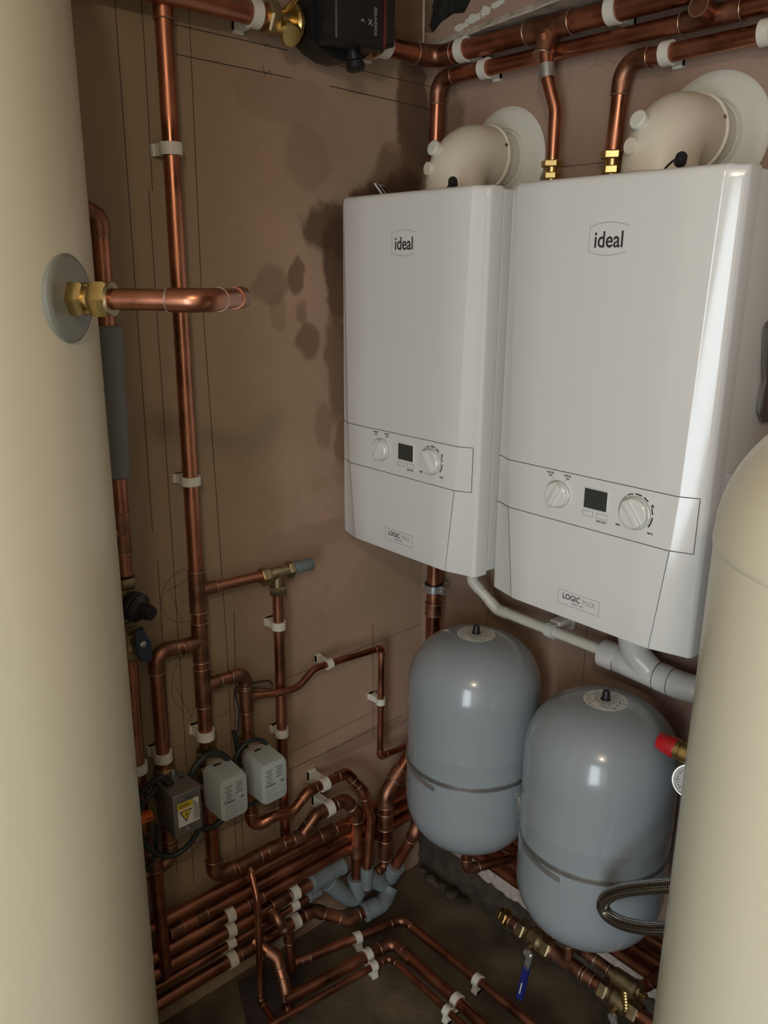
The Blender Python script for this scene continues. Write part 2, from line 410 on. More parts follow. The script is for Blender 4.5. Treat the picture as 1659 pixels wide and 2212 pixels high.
# ragged bottom edge of the plaster
bm = B(); pts = [(.235+x*.0125, .121+random.uniform(-.008, .006)) for x in range(0, 185)]
prism(bm, [(pts[0][0], -.006, .1995)]+[(a, -.006, b) for a, b in pts]+[(pts[-1][0], -.006, .1995)], (0, .007, 0)); struct('trim_2', bm, SKR)
bm = B(); box(bm, (RX, RY, -.1), (RX+.1, .1, RZ)); struct('wall_right', bm, PLX)
bm = B(); box(bm, (1.66, -1.15, -.1), (RX, 0, RZ)); struct('trim_10', bm, mat('added_pier', (.22, .15, .105), .9, var=.2, scale=6))  # unseen brown pier added to darken the right boiler's side and its reflection
bm = B(); box(bm, (0, RY-.1, -.1), (1.6, RY, RZ)); box(bm, (2.5, RY-.1, -.1), (RX, RY, RZ)); box(bm, (1.6, RY-.1, 2.02), (2.5, RY, RZ)); struct('wall_front', bm, PLX)
bm = B()
for lo, hi in (((1.6, RY-.11, 0), (1.63, RY+.01, 2.02)), ((2.47, RY-.11, 0), (2.5, RY+.01, 2.02)), ((1.63, RY-.11, 1.99), (2.47, RY+.01, 2.02))): box(bm, lo, hi)
struct('trim_3', bm, STK)
bm = B(); box(bm, (-.1, RY-.1, RZ), (RX+.1, .1, RZ+.08)); struct('ceiling', bm, PLX)
bm = B(); grid_wall(bm, (0, RY, 0), (RX, 0, 0), (0, -RY+.03, 0), 100, 120)
for v in bm.verts:
    x, y = v.co.x, v.co.y; e = max(0, 1-min(x/.05, -y/.05 if y < 0 else 1)) if y < .03 else 0
    v.co.z = -.003+random.uniform(-.0012, .0012)+.0
o = struct('floor', bm, FLR, smooth=True)
# slanting plastered bulkhead over the boilers with a ragged broken opening in its left end
def bulk(x): return -.030-.157*x
bm = B()
top = [(.0, 2.106), (.03, 2.098), (.06, 2.112), (.10, 2.118), (.135, 2.112), (.16, 2.135), (.19, 2.150), (.215, 2.19), (.25, RZ)]
low = [(RX, RZ), (RX, 2.071), (.5, 2.071), (.3, 2.071), (.1, 2.070), (0, 2.071)]
prism(bm, [(x, bulk(x), z) for x, z in top+low], (0, .022, 0)); struct('trim_4', bm, PLB)
bm = B(); prism(bm, [(0, -.0325, 2.0692), (RX, bulk(RX)-.0025, 2.0692), (RX, -.0005, 2.0692), (0, -.0005, 2.0692)], (0, 0, .0115))
struct('trim_5', bm, mat('rough_soffit', (.36, .32, .25), .95, var=.4, scale=26, bump=1., bscale=60))
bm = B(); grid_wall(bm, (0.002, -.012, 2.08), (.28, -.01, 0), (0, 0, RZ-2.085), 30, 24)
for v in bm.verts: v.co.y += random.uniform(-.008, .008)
struct('trim_6', bm, DRK, smooth=True)  # sheet close behind the broken opening, cavity darkness put into its colour
bm = B()
def blob(bm, cx, cz, rx, rz, n=16, th=.0012, amp=.3):
    pr = []
    for i in range(n):
        a = 2*PI*i/n; q = 1+random.uniform(-amp, amp); x = cx+rx*q*math.cos(a); z = cz+rz*q*math.sin(a)
        pr.append((x, bulk(x)-.0002, z))
    prism(bm, pr, (0, -th, 0))
blob(bm, .125, 2.088, .022, .008); blob(bm, .165, 2.095, .024, .008); blob(bm, .20, 2.10, .014, .010); blob(bm, .235, 2.103, .02, .006)
struct('trim_7', bm, FLW)
bm = B()
sweep(bm, smoothpath([(x, bulk(x)-.0015, 2.0715+random.uniform(-.0008, .0012)) for x in [i*.05 for i in range(0, 30)]], 3), .0022, 6)
sweep(bm, smoothpath([(.003, -.036, 2.071+i*.012+random.uniform(-.002, .002)) for i in range(18)], 2), .0028, 6)
struct('trim_8', bm, SKR)

# ================================================================== BOILERS
BY = -.285
def make_boiler(x0, label):
    w = .395; z0, z1 = 1.06, 1.76; t = Thing('wall_boiler', label, 'boiler', (x0, -.285, z0), 'white wall boilers')
    bm = B(); box(bm, (x0+.0015, -.247, z0+.006), (x0+w-.0015, -.0005, z1-.004), .004); obj('casing', bm, WHS, t)
    # pressed front cover: flat centre, folded side facets, rounded outer edge
    def fold(z):
        tt = [(1.06, .060), (1.228, .043), (1.312, .037), (1.76, .025)]
        for (a, fa), (b, fb) in zip(tt, tt[1:]):
            if z <= b: return fa+(fb-fa)*(z-a)/(b-a)
        return .025
    def sec(z, ins=0., back=0.):
        f = fold(z); L = [(0+ins, -.249), (0+ins, -.276+back), (.0012+ins, -.2805+back), (.0045+ins, -.284+back), (.010+ins, -.2852+back), (f-.001, -.2985+back), (f+.002, -.3000+back), (w*.25, -.3002+back), (w*.5, -.3003+back)]
        Rr = [(w-a, b) for a, b in reversed(L[:-1])]; return [V(x0+a, b, z) for a, b in L+Rr]
    lv = [(z0, .004, .014), (z0+.0008, .0015, .006), (z0+.003, 0, .001), (z0+.006, 0, 0), (1.14, 0, 0), (1.228, 0, 0), (1.312, 0, 0), (1.5, 0, 0), (1.74, 0, 0), (z1-.010, 0, 0), (z1-.005, .0006, .0015), (z1-.0015, .002, .005), (z1, .005, .012)]
    bm = B(); rr = [[bm.verts.new(p) for p in sec(*a)] for a in lv]; k = len(rr[0])
    for a, b in zip(rr, rr[1:]):
        for j in range(k-1): bm.faces.new((a[j], a[j+1], b[j+1], b[j]))
    bm.faces.new(rr[0]); bm.faces.new(rr[-1])
    for a, b in zip(rr, rr[1:]): bm.faces.new((a[0], b[0], b[-1], a[-1]))
    fc = obj('front_cover', bm, WHT, t)
    # fine shut lines of the control band and the drop-down panel
    def fy(xl, z):
        f = fold(z); xl = min(xl, w-xl)
        if xl <= .010: return -.2853
        if xl < f: return -.2852-(xl-.010)/(f-.010)*(.3000-.2852)
        return -.3003
    bm = B()
    def seam(p, q, th=.0011):
        n = 14; pr = [Vector((p[0]+(q[0]-p[0])*i/n, p[1]+(q[1]-p[1])*i/n)) for i in range(n+1)]
        d = (pr[-1]-pr[0]).normalized(); nn = Vector((-d.y, d.x))*th/2
        xs = sorted(set([0, n]+list(range(n+1))))
        vs = [(bm.verts.new((x0+a.x+s*nn.x, fy(a.x+s*nn.x, a.y)-.0004, a.y+s*nn.y))) for a in pr for s in (-1, 1)]
        for i in range(n): bm.faces.new((vs[2*i], vs[2*i+1], vs[2*i+3], vs[2*i+2]))
    for z in (1.312, 1.228):
        f = fold(z); seam((.002, z), (f, z)); seam((f, z), (w-f, z)); seam((w-f, z), (w-.012, z))
    seam((w-.012, 1.228), (w-.012, 1.312)); seam((.041+.001, 1.227), (.0595, 1.062), .0008); seam((w-.043, 1.227), (w-.0605, 1.062), .0008)
    obj('panel_seam', bm, LIN, fc, smooth=False)
    F = -.3004; X = lambda a: x0+a
    R3, U3 = (1, 0, 0), (0, 0, 1)
    def FM(a, z, y=F): return face_mtx((X(a), y, z), R3, U3)
    # knobs
    def knob(a, z, r, ang):
        bm = B(); lathe(bm, [(0, r*1.04), (.002, r*1.04), (.0025, r), (.009, r*.965), (.0105, r*.88)], (X(a), -.2999, z), (0, -1, 0), 40)
        kn = obj('knob', bm, WHT, t)
        bm = B(); m4 = Matrix.Translation((X(a), -.3105, z)) @ Matrix.Rotation(ang, 4, 'Y'); box(bm, (-r*.22, -.005, -r*.93), (r*.22, .002, r*.93), .0016, mtx=m4)
        obj('grip', bm, WHT, kn)
        bm = B(); torus(bm, (X(a), -.3006, z), (0, 1, 0), r*1.08, .0004, 40, 5); obj('ring_mark', bm, GIN, kn)
    knob(.146, 1.273, .021, math.radians(28)); knob(.290, 1.273, .024, math.radians(-38))
    # display with buttons below
    bm = B(); box(bm, (X(.196), -.3018, 1.2605), (X(.242), -.3000, 1.2965), .0007); dp = obj('display', bm, WHT, t)
    bm = B(); box(bm, (X(.1985), -.3026, 1.263), (X(.2400), -.3012, 1.2945)); obj('screen', bm, SCR, dp, smooth=False)
    for a in (.196, .222):
        bm = B(); lo, hi = (X(a), 1.249), (X(a+.020), 1.2575)
        box(bm, (lo[0], -.3010, lo[1]), (hi[0], -.3000, hi[1]), .0004); bt = obj('button', bm, WHT, t)
        bm = B()
        for p, q in (((lo[0], lo[1]), (hi[0], lo[1]+.0006)), ((lo[0], hi[1]-.0006), (hi[0], hi[1])), ((lo[0], lo[1]), (lo[0]+.0006, hi[1])), ((hi[0]-.0006, lo[1]), (hi[0], hi[1]))):
            box(bm, (p[0], -.3013, p[1]), (q[0], -.3009, q[1]))
        obj('button_outline', bm, GIN, bt, smooth=False)
    bm = B()   # temperature arc beside the right-hand knob
    def arc(c, r, a0, a1, th):
        n = max(3, int(abs(a1-a0)/.1)); vs = []
        for i in range(n+1):
            a = a0+(a1-a0)*i/n
            for s in (-1, 1): vs.append(bm.verts.new((X(c[0])+(r+s*th/2)*math.sin(a), F-.0003, c[1]+(r+s*th/2)*math.cos(a))))
        for i in range(n): bm.faces.new((vs[2*i], vs[2*i+1], vs[2*i+3], vs[2*i+2]))
    cc = (.290, 1.273); D = math.radians
    arc(cc, .0285, D(-130), D(-38), .0008)
    for a0, a1, th in ((-32, -12, .0017), (-5, 18, .0021), (25, 43, .0023), (66, 84, .0023), (92, 126, .0025)): arc(cc, .0292, D(a0), D(a1), th)
    obj('temperature_scale', bm, INK, t, smooth=False)
    text('lettering', 'e', FM(.3175, 1.2895), .0115, INK, t)
    for s, a, z, sz in (('BOILER', .128, 1.3062, .0042), ('OFF', .128, 1.3012, .0042), ('BOILER', .162, 1.3062, .0042), ('ON', .162, 1.3012, .0042), ('RESTART', .232, 1.2445, .0045), ('MIN', .262, 1.2475, .0045), ('MAX', .318, 1.2465, .0045)):
        text('lettering', s, FM(a, z), sz, INK, t)
    bm = B(); [lathe(bm, [(0, .0008), (.0002, .0008)], (X(a), F, z), (0, -1, 0), 10) for a, z in ((.133, 1.2975), (.158, 1.2975))]; obj('marker_dot', bm, INK, t)
    # maker's badge in its curved outline
    text('maker_lettering', 'ideal', Matrix.Translation((0, 0, 0)) @ FM(.204, 1.668) @ Matrix.Diagonal((.92, 1.08, 1, 1)), .0300, INK, t)
    bm = B()
    def cur(f, n=16, th=.0007):
        p = [f(i/n) for i in range(n+1)]
        vs = []
        for a, z in p:
            for s in (-1, 1): vs.append(bm.verts.new((X(a), F-.0003, z+s*th/2)))
        for i in range(n): bm.faces.new((vs[2*i], vs[2*i+1], vs[2*i+3], vs[2*i+2]))
    cur(lambda u: (.1705+.066*u, 1.6875+.0055*(1-(2*u-1)**2))); cur(lambda u: (.1705+.064*u, 1.6525-.0055*(1-(2*u-1)**2)))
    box(bm, (X(.1702), F-.0003, 1.6525), (X(.1708), F, 1.6878)); obj('badge_outline', bm, GIN, t, smooth=False)
    # model plate at the foot of the panel
    bm = B(); a0, a1, b0, b1 = .1600, .2420, 1.0865, 1.1115
    for p, q in (((a0, b0), (a1, b0+.0006)), ((a0, b1-.0006), (a1, b1)), ((a0, b0), (a0+.0006, b1)), ((a1-.0006, b0), (a1, b1))): box(bm, (X(p[0]), F-.0004, p[1]), (X(q[0]), F, q[1]))
    obj('plate_outline', bm, GIN, t, smooth=False)
    text('model_lettering', 'LOGIC', FM(.1870, 1.1015) @ Matrix.Diagonal((1.0, 1.15, 1, 1)), .0118, INK, t, .0003)
    text('model_lettering', 'MAX', FM(.2215, 1.1012, F-.0003) @ Matrix.Diagonal((1.0, 1.15, 1, 1)), .0115, GIN, t, outline=.00022)
    text('model_lettering', 'HEAT H24', FM(.200, 1.0925), .0052, GIN, t)
    for a in (.05, .31):   # short plastic stubs under the casing
        bm = B(); box(bm, (X(a), -.235, z0-.008), (X(a+.02), -.215, z0+.008), .001); obj('foot_clip', bm, WHS, t)
    return t
b1 = make_boiler(.035, 'white wall boiler nearer the corner, the left one of the pair')
b2 = copy_tree(b1.o); b2.location = b1.loc+V(.441, 0, -.003); b2['label'] = 'white wall boiler beside the cream cylinder, the right one of the pair'

# ---------------------------------------------------------------- flues
def make_flue(xc, label):
    y = -.148; zt = 1.762; t = Thing('flue_elbow', label, 'flue', (xc, y, zt), 'cream flue elbows on the boilers')
    bm = B(); lathe(bm, [(0, .083), (.003, .086), (.007, .086), (.010, .076), (.013, .060)], (xc, y, zt-.003), (0, 0, 1), 48); obj('base_collar', bm, FLU, t)
    path = [V(xc, y, zt+.004)]; R = .0585; cz = 1.838
    c = V(xc, y+R, cz-R)
    path = [V(xc, y, zt+.004), V(xc, y, c.z-.004)]
    for k in range(0, 17):
        a = PI/2*k/16; path.append(V(xc, c.y-R*math.cos(a), c.z+R*math.sin(a)))
    path += [V(xc, -.050, cz), V(xc, -.048, cz)]
    bm = B(); rr = [.0575]*(len(path)); sweep(bm, path, rr, 40); bw = obj('bend', bm, FLU, t)
    bm = B(); lathe(bm, [(0, .0575), (.002, .061), (.006, .061), (.008, .0575)], (xc, -.062, cz), (0, 1, 0), 44); obj('joint_rim', bm, FLU, t)
    bm = B(); sweep(bm, [(xc, -.056, cz), (xc, -.0006, cz)], .0545, 40); obj('straight_pipe', bm, FLW, t)
    bm = B(); lathe(bm, [(0, .100), (.002, .101), (.005, .098), (.010, .084), (.012, .060), (.020, .056), (.020, .054)], (xc, -.0004, cz), (0, -1, 0), 56); obj('wall_flange', bm, FLW, t)
    n = V(0, -math.cos(.42), math.sin(.42)); q = c+V(0, -(R+.0575)*math.cos(.42), (R+.0575)*math.sin(.42))
    p = V(xc, 0, 0)+V(0, c.y-(R+.0555)*math.cos(.62), c.z+(R+.0555)*math.sin(.62)); d = V(-.25, -math.cos(.62), math.sin(.55)).normalized()
    p = V(xc-.014, y-.036, zt+.080); d = V(-.08, -.93, .32).normalized()
    bm = B(); lathe(bm, [(-.012, .0135), (.006, .0135), (.007, .0145), (.013, .0140), (.0150, .012), (.0153, 0)], p, d, 32); cp = obj('test_cap', bm, FLW, t)
    p2 = V(xc-.018, y-.0545, zt+.046); bm = B(); lathe(bm, [(-.008, .0125), (.0025, .0125), (.004, .0115), (.0045, 0)], p2, (-.2, -1, .03), 32); obj('blank_cap', bm, FLU, t)
    bm = B(); lathe(bm, [(0, .003), (.002, .0032), (.0025, 0)], (xc+.0545, -.066, cz+.018), (1, -.1, .2), 12); obj('screw', bm, BRAD, t)
    return t
f1 = make_flue(.2170, 'cream flue elbow on the left boiler, with white wall flange')
f2 = copy_tree(f1.o); f2.location = f1.loc+V(.441, 0, -.003); f2['label'] = 'large cream flue elbow on the right boiler, its flange at the photo edge'
for k, (x, lab) in enumerate(((.300, 'small black rubber plug lying by the left flue elbow'), (.745, 'black rubber plug with strap beside the right flue elbow'))):
    t = Thing('rubber_plug', lab, 'plug', (x, -.235, 1.762), 'black plugs on the boilers')
    bm = B(); lathe(bm, [(0, .008), (.002, .009), (.014, .008), (.016, .0065), (.0165, 0)], (x, -.238, 1.769), (.5, -.6, .55), 20); obj('plug_body', bm, BLK, t)
    bm = B(); sweep(bm, smoothpath([(x-.035, -.222, 1.7625), (x-.025, -.225, 1.770), (x-.010, -.232, 1.776), (x, -.237, 1.772)]), .0016, 8); obj('strap', bm, BLK, t)
# leaflet packet behind the left boiler's top edge
t = Thing('instruction_packet', 'small black and white packet leaning on top of the left boiler', 'packet', (.085, -.19, 1.762))
bm = B(); mt = Matrix.Translation((.085, -.20, 1.762)) @ Matrix.Rotation(math.radians(30), 4, 'Z') @ Matrix.Rotation(math.radians(-38), 4, 'Y')
box(bm, (-.003, -.03, 0), (0, .03, .034), mtx=mt); obj('sheet', bm, STK, t, smooth=False)
bm = B(); box(bm, (-.0004, -.026, .003), (.0006, .026, .030), mtx=mt); obj('printed_panel', bm, INK, t, smooth=False)
bm = B(); box(bm, (.0005, -.012, .0), (.0012, -.006, .032), mtx=mt); obj('edge_strip', bm, STK, t, smooth=False)

# ================================================================== TOP PIPEWORK
# main header along left wall into the pump and round to the back wall
r = .0185
t1 = run('copper_header_pipe', 'thick copper pipe under the bulkhead, highest of the pipes along the back wall', [(.055, -.205, 2.045), (.055, -.052, 2.045), (2.0, -.052, 2.048)], r, ['e'])
tee(t1, (.352, -.052, 2.046), (1, 0, 0), (0, -.35, -1), r, .016, .10, bl=.052)
clip((.137, -.052, 2.046), (1, 0, 0), 'B', r, 'white pipe clip on the top copper pipe nearest the room corner', w=.02)
clip((.487, -.052, 2.047), (1, 0, 0), 'B', r, 'white pipe clip on the top copper pipe above the right boiler', w=.02)
clip((.055, -.193, 2.045), (0, 1, 0), 'L', r, 'white pipe clip between the black pump and the room corner', w=.02)
t = run('copper_header_pipe', 'thick copper pipe entering at the top left, running to the pump', [(.055, -1.05, 2.045), (.055, -.470, 2.045)], r)
clip((.055, -.493, 2.045), (0, 1, 0), 'L', r, 'white pipe clip left of the brass pump valve', w=.02)
# second and third pipes
r = .0145
t2 = run('copper_pipe', 'copper pipe running just below the top pipe, bent down in the corner', [(1.95, -.040, 2.006), (.054, -.040, 2.006), (.050, -.040, 1.77)], r, [('e', .03)])
tee(t2, (.66, -.040, 2.006), (1, 0, 0), (0, -1, .15), r, .014, .10, bl=.045)
clip((.187, -.040, 2.006), (1, 0, 0), 'B', r, 'white pipe clip on the second copper pipe above the left flue', w=.018)
t3 = run('copper_pipe', 'third copper pipe down, bent to drop beside the right flue', [(1.95, -.040, 1.969), (.505, -.040, 1.966), (.498, -.040, 1.82)], r, [('e', .034)])
clip((.588, -.040, 1.966), (1, 0, 0), 'B', r, 'white pipe clip on the third copper pipe near its bend', w=.018)
clip((.752, -.040, 1.967), (1, 0, 0), 'B', r, 'white pipe clip on the third copper pipe at the right photo edge', w=.018)
t4 = run('copper_drop_pipe', 'thin kinked copper pipe dropping from the top pipe to the left boiler', [(.352, -.068, 2.03), (.365, -.068, 1.958), (.381, -.06, 1.905), (.381, -.06, 1.80)], .0118, ['b', 'b'])
coupler(t4, (.3625, -.068, 1.970), (-.18, 0, 1), .024, .0125, STL)
def union(name, x, y, z0, z1, lab, r=.0165):
    t = Thing(name, lab, 'fitting', (x, y, z0), 'brass unions on the boilers')
    bm = B(); lathe(bm, [(0, r*.75), ((z1-z0), r*.75)], (x, y, z0), (0, 0, 1), 20); obj('body', bm, BRA, t)
    h = z1-z0
    for k in (0.14, .52, .86): nut(t, (x, y, z0+h*k), (0, 0, 1), h*.2, r*(2.1 if k != .52 else 1.8), BRA)
union('brass_union', .381, -.06, 1.761, 1.822, 'brass union joining the thin kinked drop pipe to the left boiler')
union('brass_union', .498, -.04, 1.758, 1.83, 'brass union beside the right flue elbow on top of the right boiler', .018)

# ---------------------------------------------------------------- pump and its flanged valves
px, py, pz = .075, -.326, 2.05
t = Thing('circulating_pump', 'black circulating pump between brass valves at the top of the photo', 'pump', (px, py, pz-.06))
bm = B()
prism(bm, [V(.035, py+a, pz+b) for a, b in ((-.070, .08), (-.072, -.010), (-.066, -.034), (-.048, -.046), (-.020, -.056), (.010, -.058), (.030, -.052), (.055, -.046), (.070, -.034), (.072, -.01), (.072, .08))], (.055, 0, 0)); obj('pump_housing', bm, PMP, t)
bm = B(); box(bm, (.09, py-.060, pz-.043), (.150, py+.052, pz+.075), .006); hd = obj('motor_head', bm, PMP, t)
bm = B(); box(bm, (.085, py+.053, pz-.038), (.148, py+.058, pz+.075), .001); obj('red_band', bm, PMR, hd)
bm = B(); box(bm, (.075, py+.060, pz-.032), (.145, py+.084, pz+.05), .004); obj('terminal_box', bm, PMP, t)
bm = B(); lathe(bm, [(-.01, .013), (.022, .013), (.026, .017), (.036, .018), (.040, .014), (.042, 0)], (.10, py+.018, pz-.035), (.15, .1, -1), 24); obj('cable_gland', bm, BLK, t)
text('maker_lettering', 'GRUNDFOS', face_mtx((.1505, py+.030, pz-.0), (0, 0, -1), (0, 1, 0)), .0085, GIN, hd)
text('lettering', 'X', face_mtx((.1505, py+.018, pz-.004), (0, 1, 0), (0, 0, 1)), .014, GIN, hd)
bm = B(); prism(bm, [V(.1503, py+.000+a, pz-.004+b) for a, b in ((-.005, -.003), (0, .004), (.005, -.003), (0, .0))], (.0005, 0, 0)); obj('arrow_mark', bm, GIN, hd)
for (ya, yb, lab, s) in ((-.468, -.398, 'brass flanged pump valve left of the black pump', 1), (-.243, -.205, 'brass pump valve right of the black pump, beside a white clip', 0)):
    t = Thing('pump_valve', lab, 'valve', (.055, ya, 2.045), 'brass pump valves')
    bm = B(); sweep(bm, [(.055, ya-.004, 2.045), (.055, yb, 2.045)], .0205, 26); obj('body', bm, BRA, t)
    if s:
        nut(t, (.055, -.458, 2.045), (0, 1, 0), .024, .050, BRAD)
        bm = B(); lathe(bm, [(0, .030), (.004, .034), (.010, .034), (.013, .028)], (.058, -.420, 2.042), (0, 1, 0), 30); obj('flange', bm, BRA, t)
        bm = B(); lathe(bm, [(0, .017), (.022, .017), (.026, .020), (.030, .017), (.031, 0)], (.062, -.432, 2.03), (.8, -.1, -.5), 26); obj('valve_cap', bm, BRA, t)
        bm = B(); lathe(bm, [(0, .005), (.030, .005), (.031, .0075), (.038, .0075), (.040, .004), (.044, 0)], (.07, -.436, 2.058), (.6, .15, .35), 14); obj('spindle', bm, BRA, t)
    else:
        bm = B(); lathe(bm, [(0, .025), (.006, .031), (.016, .031), (.022, .026)], (.055, -.241, 2.045), (0, 1, 0), 30); obj('flange', bm, BRA, t)
        bm = B(); lathe(bm, [(0, .005), (.024, .005), (.025, .0075), (.032, .0075), (.034, .004), (.037, 0)], (.068, -.224, 2.055), (.6, .1, .6), 14); obj('spindle', bm, BRA, t)

# ================================================================== LEFT WALL PIPEWORK
x = .040; r = .0145
t = run('copper_riser_pipe', 'tall main copper riser on the left wall, from the photo top to the middle valve', [(x, -.656, 2.31), (x, -.656, .668)], r)
coupler(t, (x, -.656, 2.03), (0, 0, 1), .04, r, COP); tee(t, (x, -.656, 1.0125), (0, 0, 1), (0, 1, 0), r, .0115, .085, bl=.040)
tee(t, (x, -.656, .905), (0, 0, 1), (0, -1, 0), r, .0135, .085, bl=.040); tee(t, (x, -.656, .805), (0, 0, 1), (0, 1, 0), r, .0125, .085, bl=.040)
clip((x, -.656, 1.815), (0, 0, 1), 'L', r, 'white pipe clip high on the main riser pipe', w=.02)
clip((x, -.656, 1.237), (0, 0, 1), 'L', r, 'white pipe clip halfway up the main riser pipe', w=.017)
clip((x, -.656, .696), (0, 0, 1), 'L', r, 'white pipe clip at the bottom of the main riser, above the middle actuator', w=.02)
# branch to brass tee
t = run('copper_branch_pipe', 'short copper pipe from the main riser to the brass tee', [(x, -.62, 1.012), (x, -.495, 1.008)], .0112)
t = Thing('brass_tee', 'brass compression tee at the top of the thin vertical copper pipe', 'fitting', (x, -.467, .99))
bm = B(); sweep(bm, [(x, -.505, 1.006), (x, -.430, 1.006)], .0140, 22); sweep(bm, [(x, -.467, 1.006), (x, -.467, .965)], .0135, 22); obj('body', bm, BRAD, t)
nut(t, (x, -.499, 1.006), (0, 1, 0), .020, .034, BRAD); nut(t, (x, -.436, 1.006), (0, 1, 0), .012, .033, BRAD); nut(t, (x, -.467, .968), (0, 0, 1), .018, .035, BRAD)
bm = B(); sweep(bm, [(x, -.430, 1.006), (x, -.427, 1.006), (x, -.380, 1.006), (x, -.377, 1.006)], [.0128, .0138, .0138, .012], 24); tag(obj('pipe_end_cap', bm, GRP, None, (x, -.43, 1.006)), 'grey plastic stop end on the right side of the brass tee', 'cap')
t = run('copper_pipe', 'slim vertical copper pipe hanging from the brass tee', [(.0385, -.467, .970), (.022, -.455, .31)], .0113)
clip((.0365, -.4655, .885), (0, 0, 1), 'L', .0113, 'white pipe clip just below the brass tee', w=.018)
clip((.030, -.461, .620), (0, 0, 1), 'L', .0113, 'white pipe clip right of the rightmost actuator', w=.018)
# branch left -> valve 1
t = run('copper_branch_pipe', 'copper branch bending down left of the riser to the metal actuator', [(x, -.672, .905), (x, -.752, .912), (x, -.752, .655)], .0135, [('e', .024)])
clip((x, -.752, .684), (0, 0, 1), 'L', .0135, 'white pipe clip above the metal actuator', w=.02)
t = run('copper_pipe', 'copper pipe below the metal actuator turning left behind the cylinder', [(x, -.752, .57), (x, -.752, .436), (x, -1.12, .430)], .0135, [('e', .026)])
coupler(t, (x, -.752, .505), (0, 0, 1), .03, .0135, COPD)
# branch right -> valve 3
t = run('copper_branch_pipe', 'copper branch bending down right of the riser to the rightmost actuator', [(x, -.63, .807), (x, -.556, .802), (x, -.556, .635)], .0125, [('e', .021)])
tee(t, (x, -.556, .742), (0, 0, 1), (0, 1, 0), .0125, .0078, .06, bl=.028)
t = run('copper_pipe', 'copper pipe from the rightmost actuator snaking right then down to a grey coupler',
        [(x, -.556, .60), (.042, -.557, .420), (.058, -.507, .436), (.058, -.459, .421), (.056, -.411, .454), (.050, -.292, .451), (.078, -.262, .400), (.083, -.240, .32), (.083, -.252, .17)], .0120,
        [('e', .020), ('b', .03), ('b', .03), ('e', .018), ('e', .018), ('e', .018), ('b', .06)], fm=COP)
clip((.053, -.362, .452), (0, 1, 0), 'L', .0120, 'white pipe clip on the snaking copper pipe, upper of two side by side', w=.02)
t = Thing('pipe_coupler', 'small grey plastic coupler under the slim copper drop pipe', 'fitting', (.083, -.252, .13), 'grey plastic fittings')
bm = B(); sweep(bm, [(.083, -.252, .178), (.083, -.252, .174), (.083, -.252, .145), (.083, -.252, .134), (.083, -.252, .115)], [.0155, .0165, .0165, .0145, .0135], 24); obj('socket', bm, GRP, t)
# thin 15 mm pipe
t = run('thin_copper_pipe', 'thin copper pipe curving across the left wall and down toward the vessel',
        [(.042, -.537, .743), (.056, -.481, .736), (.054, -.430, .730), (.046, -.379, .757), (x, -.172, .742), (x, -.174, .440), (x, -.03, .432)], .0078,
        [('b', .04), ('b', .05), ('b', .05), ('e', .012), ('e', .012)], fm=COP)
clip((.045, -.337, .754), (0, 1, 0), 'L', .0078, 'white pipe clip on the thin copper pipe after its curve', w=.014)
clip((x, -.173, .598), (0, 0, 1), 'L', .0078, 'white pipe clip on the vertical part of the thin copper pipe', w=.016)
# main below middle valve
xb = .053; r = .0145
t = run('copper_pipe', 'thick copper pipe from the middle actuator turning right and down to a grey elbow',
        [(x, -.656, .60), (x, -.656, .342), (xb, -.505, .348), (xb, -.430, .342), (xb, -.385, .378), (xb, -.300, .380), (.060, -.268, .335), (.060, -.267, .125)], r,
        [('e', .026), ('e', .03), ('e', .022), ('e', .022), ('e', .018), ('e', .02)])
tee(t, (xb-.003, -.575, .3445), (0, 1, .03), (.75, -.1, -.6), r, .0078, .06, bl=.026)
coupler(t, (.060, -.2675, .225), (0, 0, 1), .035, r*.99, COPD, ring=False)
clip((xb, -.350, .380), (0, 1, 0), 'L', r, 'white pipe clip on the thick lower pipe, lower of two side by side', w=.02)
t = run('thin_copper_pipe', 'thin copper drain pipe dropping from the thick pipe to the floor', [(.066, -.578, .328), (.100, -.585, .285), (.104, -.590, .008), (.19, -.60, .004)], .0076, [('b', .03), ('e', .012)])

# leftmost riser
xl = .047; r = .0140
t = run('copper_riser_pipe', 'leftmost copper riser beside the cream cylinder, upper length', [(xl, -.90, 1.745), (xl, -.795, 1.70), (xl, -.802, 1.085)], r, [('e', .02)])
tee(t, (xl, -.802, 1.165), (0, 0, 1), (0, -1, 0), r, .0115, .075, bl=.05)
bm = B(); sweep(bm, [(xl, -.796, 1.528), (xl, -.796, 1.525), (xl, -.803, 1.270), (xl, -.803, 1.266)], [.020, .024, .024, .018], 28)
tag(obj('pipe_sleeve', bm, SLV, None, (xl, -.80, 1.26)), 'grey foam sleeve around the leftmost riser pipe', 'insulation')
t = Thing('pressure_valve', 'dark pressure valve with a black knob on the leftmost pipe', 'valve', (xl, -.804, 1.0))
bm = B(); sweep(bm, [(xl, -.804, 1.075), (xl, -.804, .985)], .0155, 24); sweep(bm, [(xl, -.804, 1.03), (.075, -.804, 1.03)], .022, 26); obj('body', bm, BRAD, t)
nut(t, (xl, -.803, 1.071), (0, 0, 1), .020, .038, BRAD); nut(t, (xl, -.806, .992), (0, 0, 1), .014, .036, BRAD)
bm = B(); d = V(.75, .30, -.12); lathe(bm, [(0, .024), (.004, .027), (.016, .028), (.018, .0265), (.024, .0265), (.027, .022), (.032, .0165), (.052, .0135), (.054, .0125), (.055, 0)], (.062, -.805, 1.032), d, 36); kb = obj('black_cap', bm, BLK, t)
t = Thing('isolation_valve', 'brass isolation valve with a dark blue lever on the leftmost pipe', 'valve', (xl, -.806, .92))
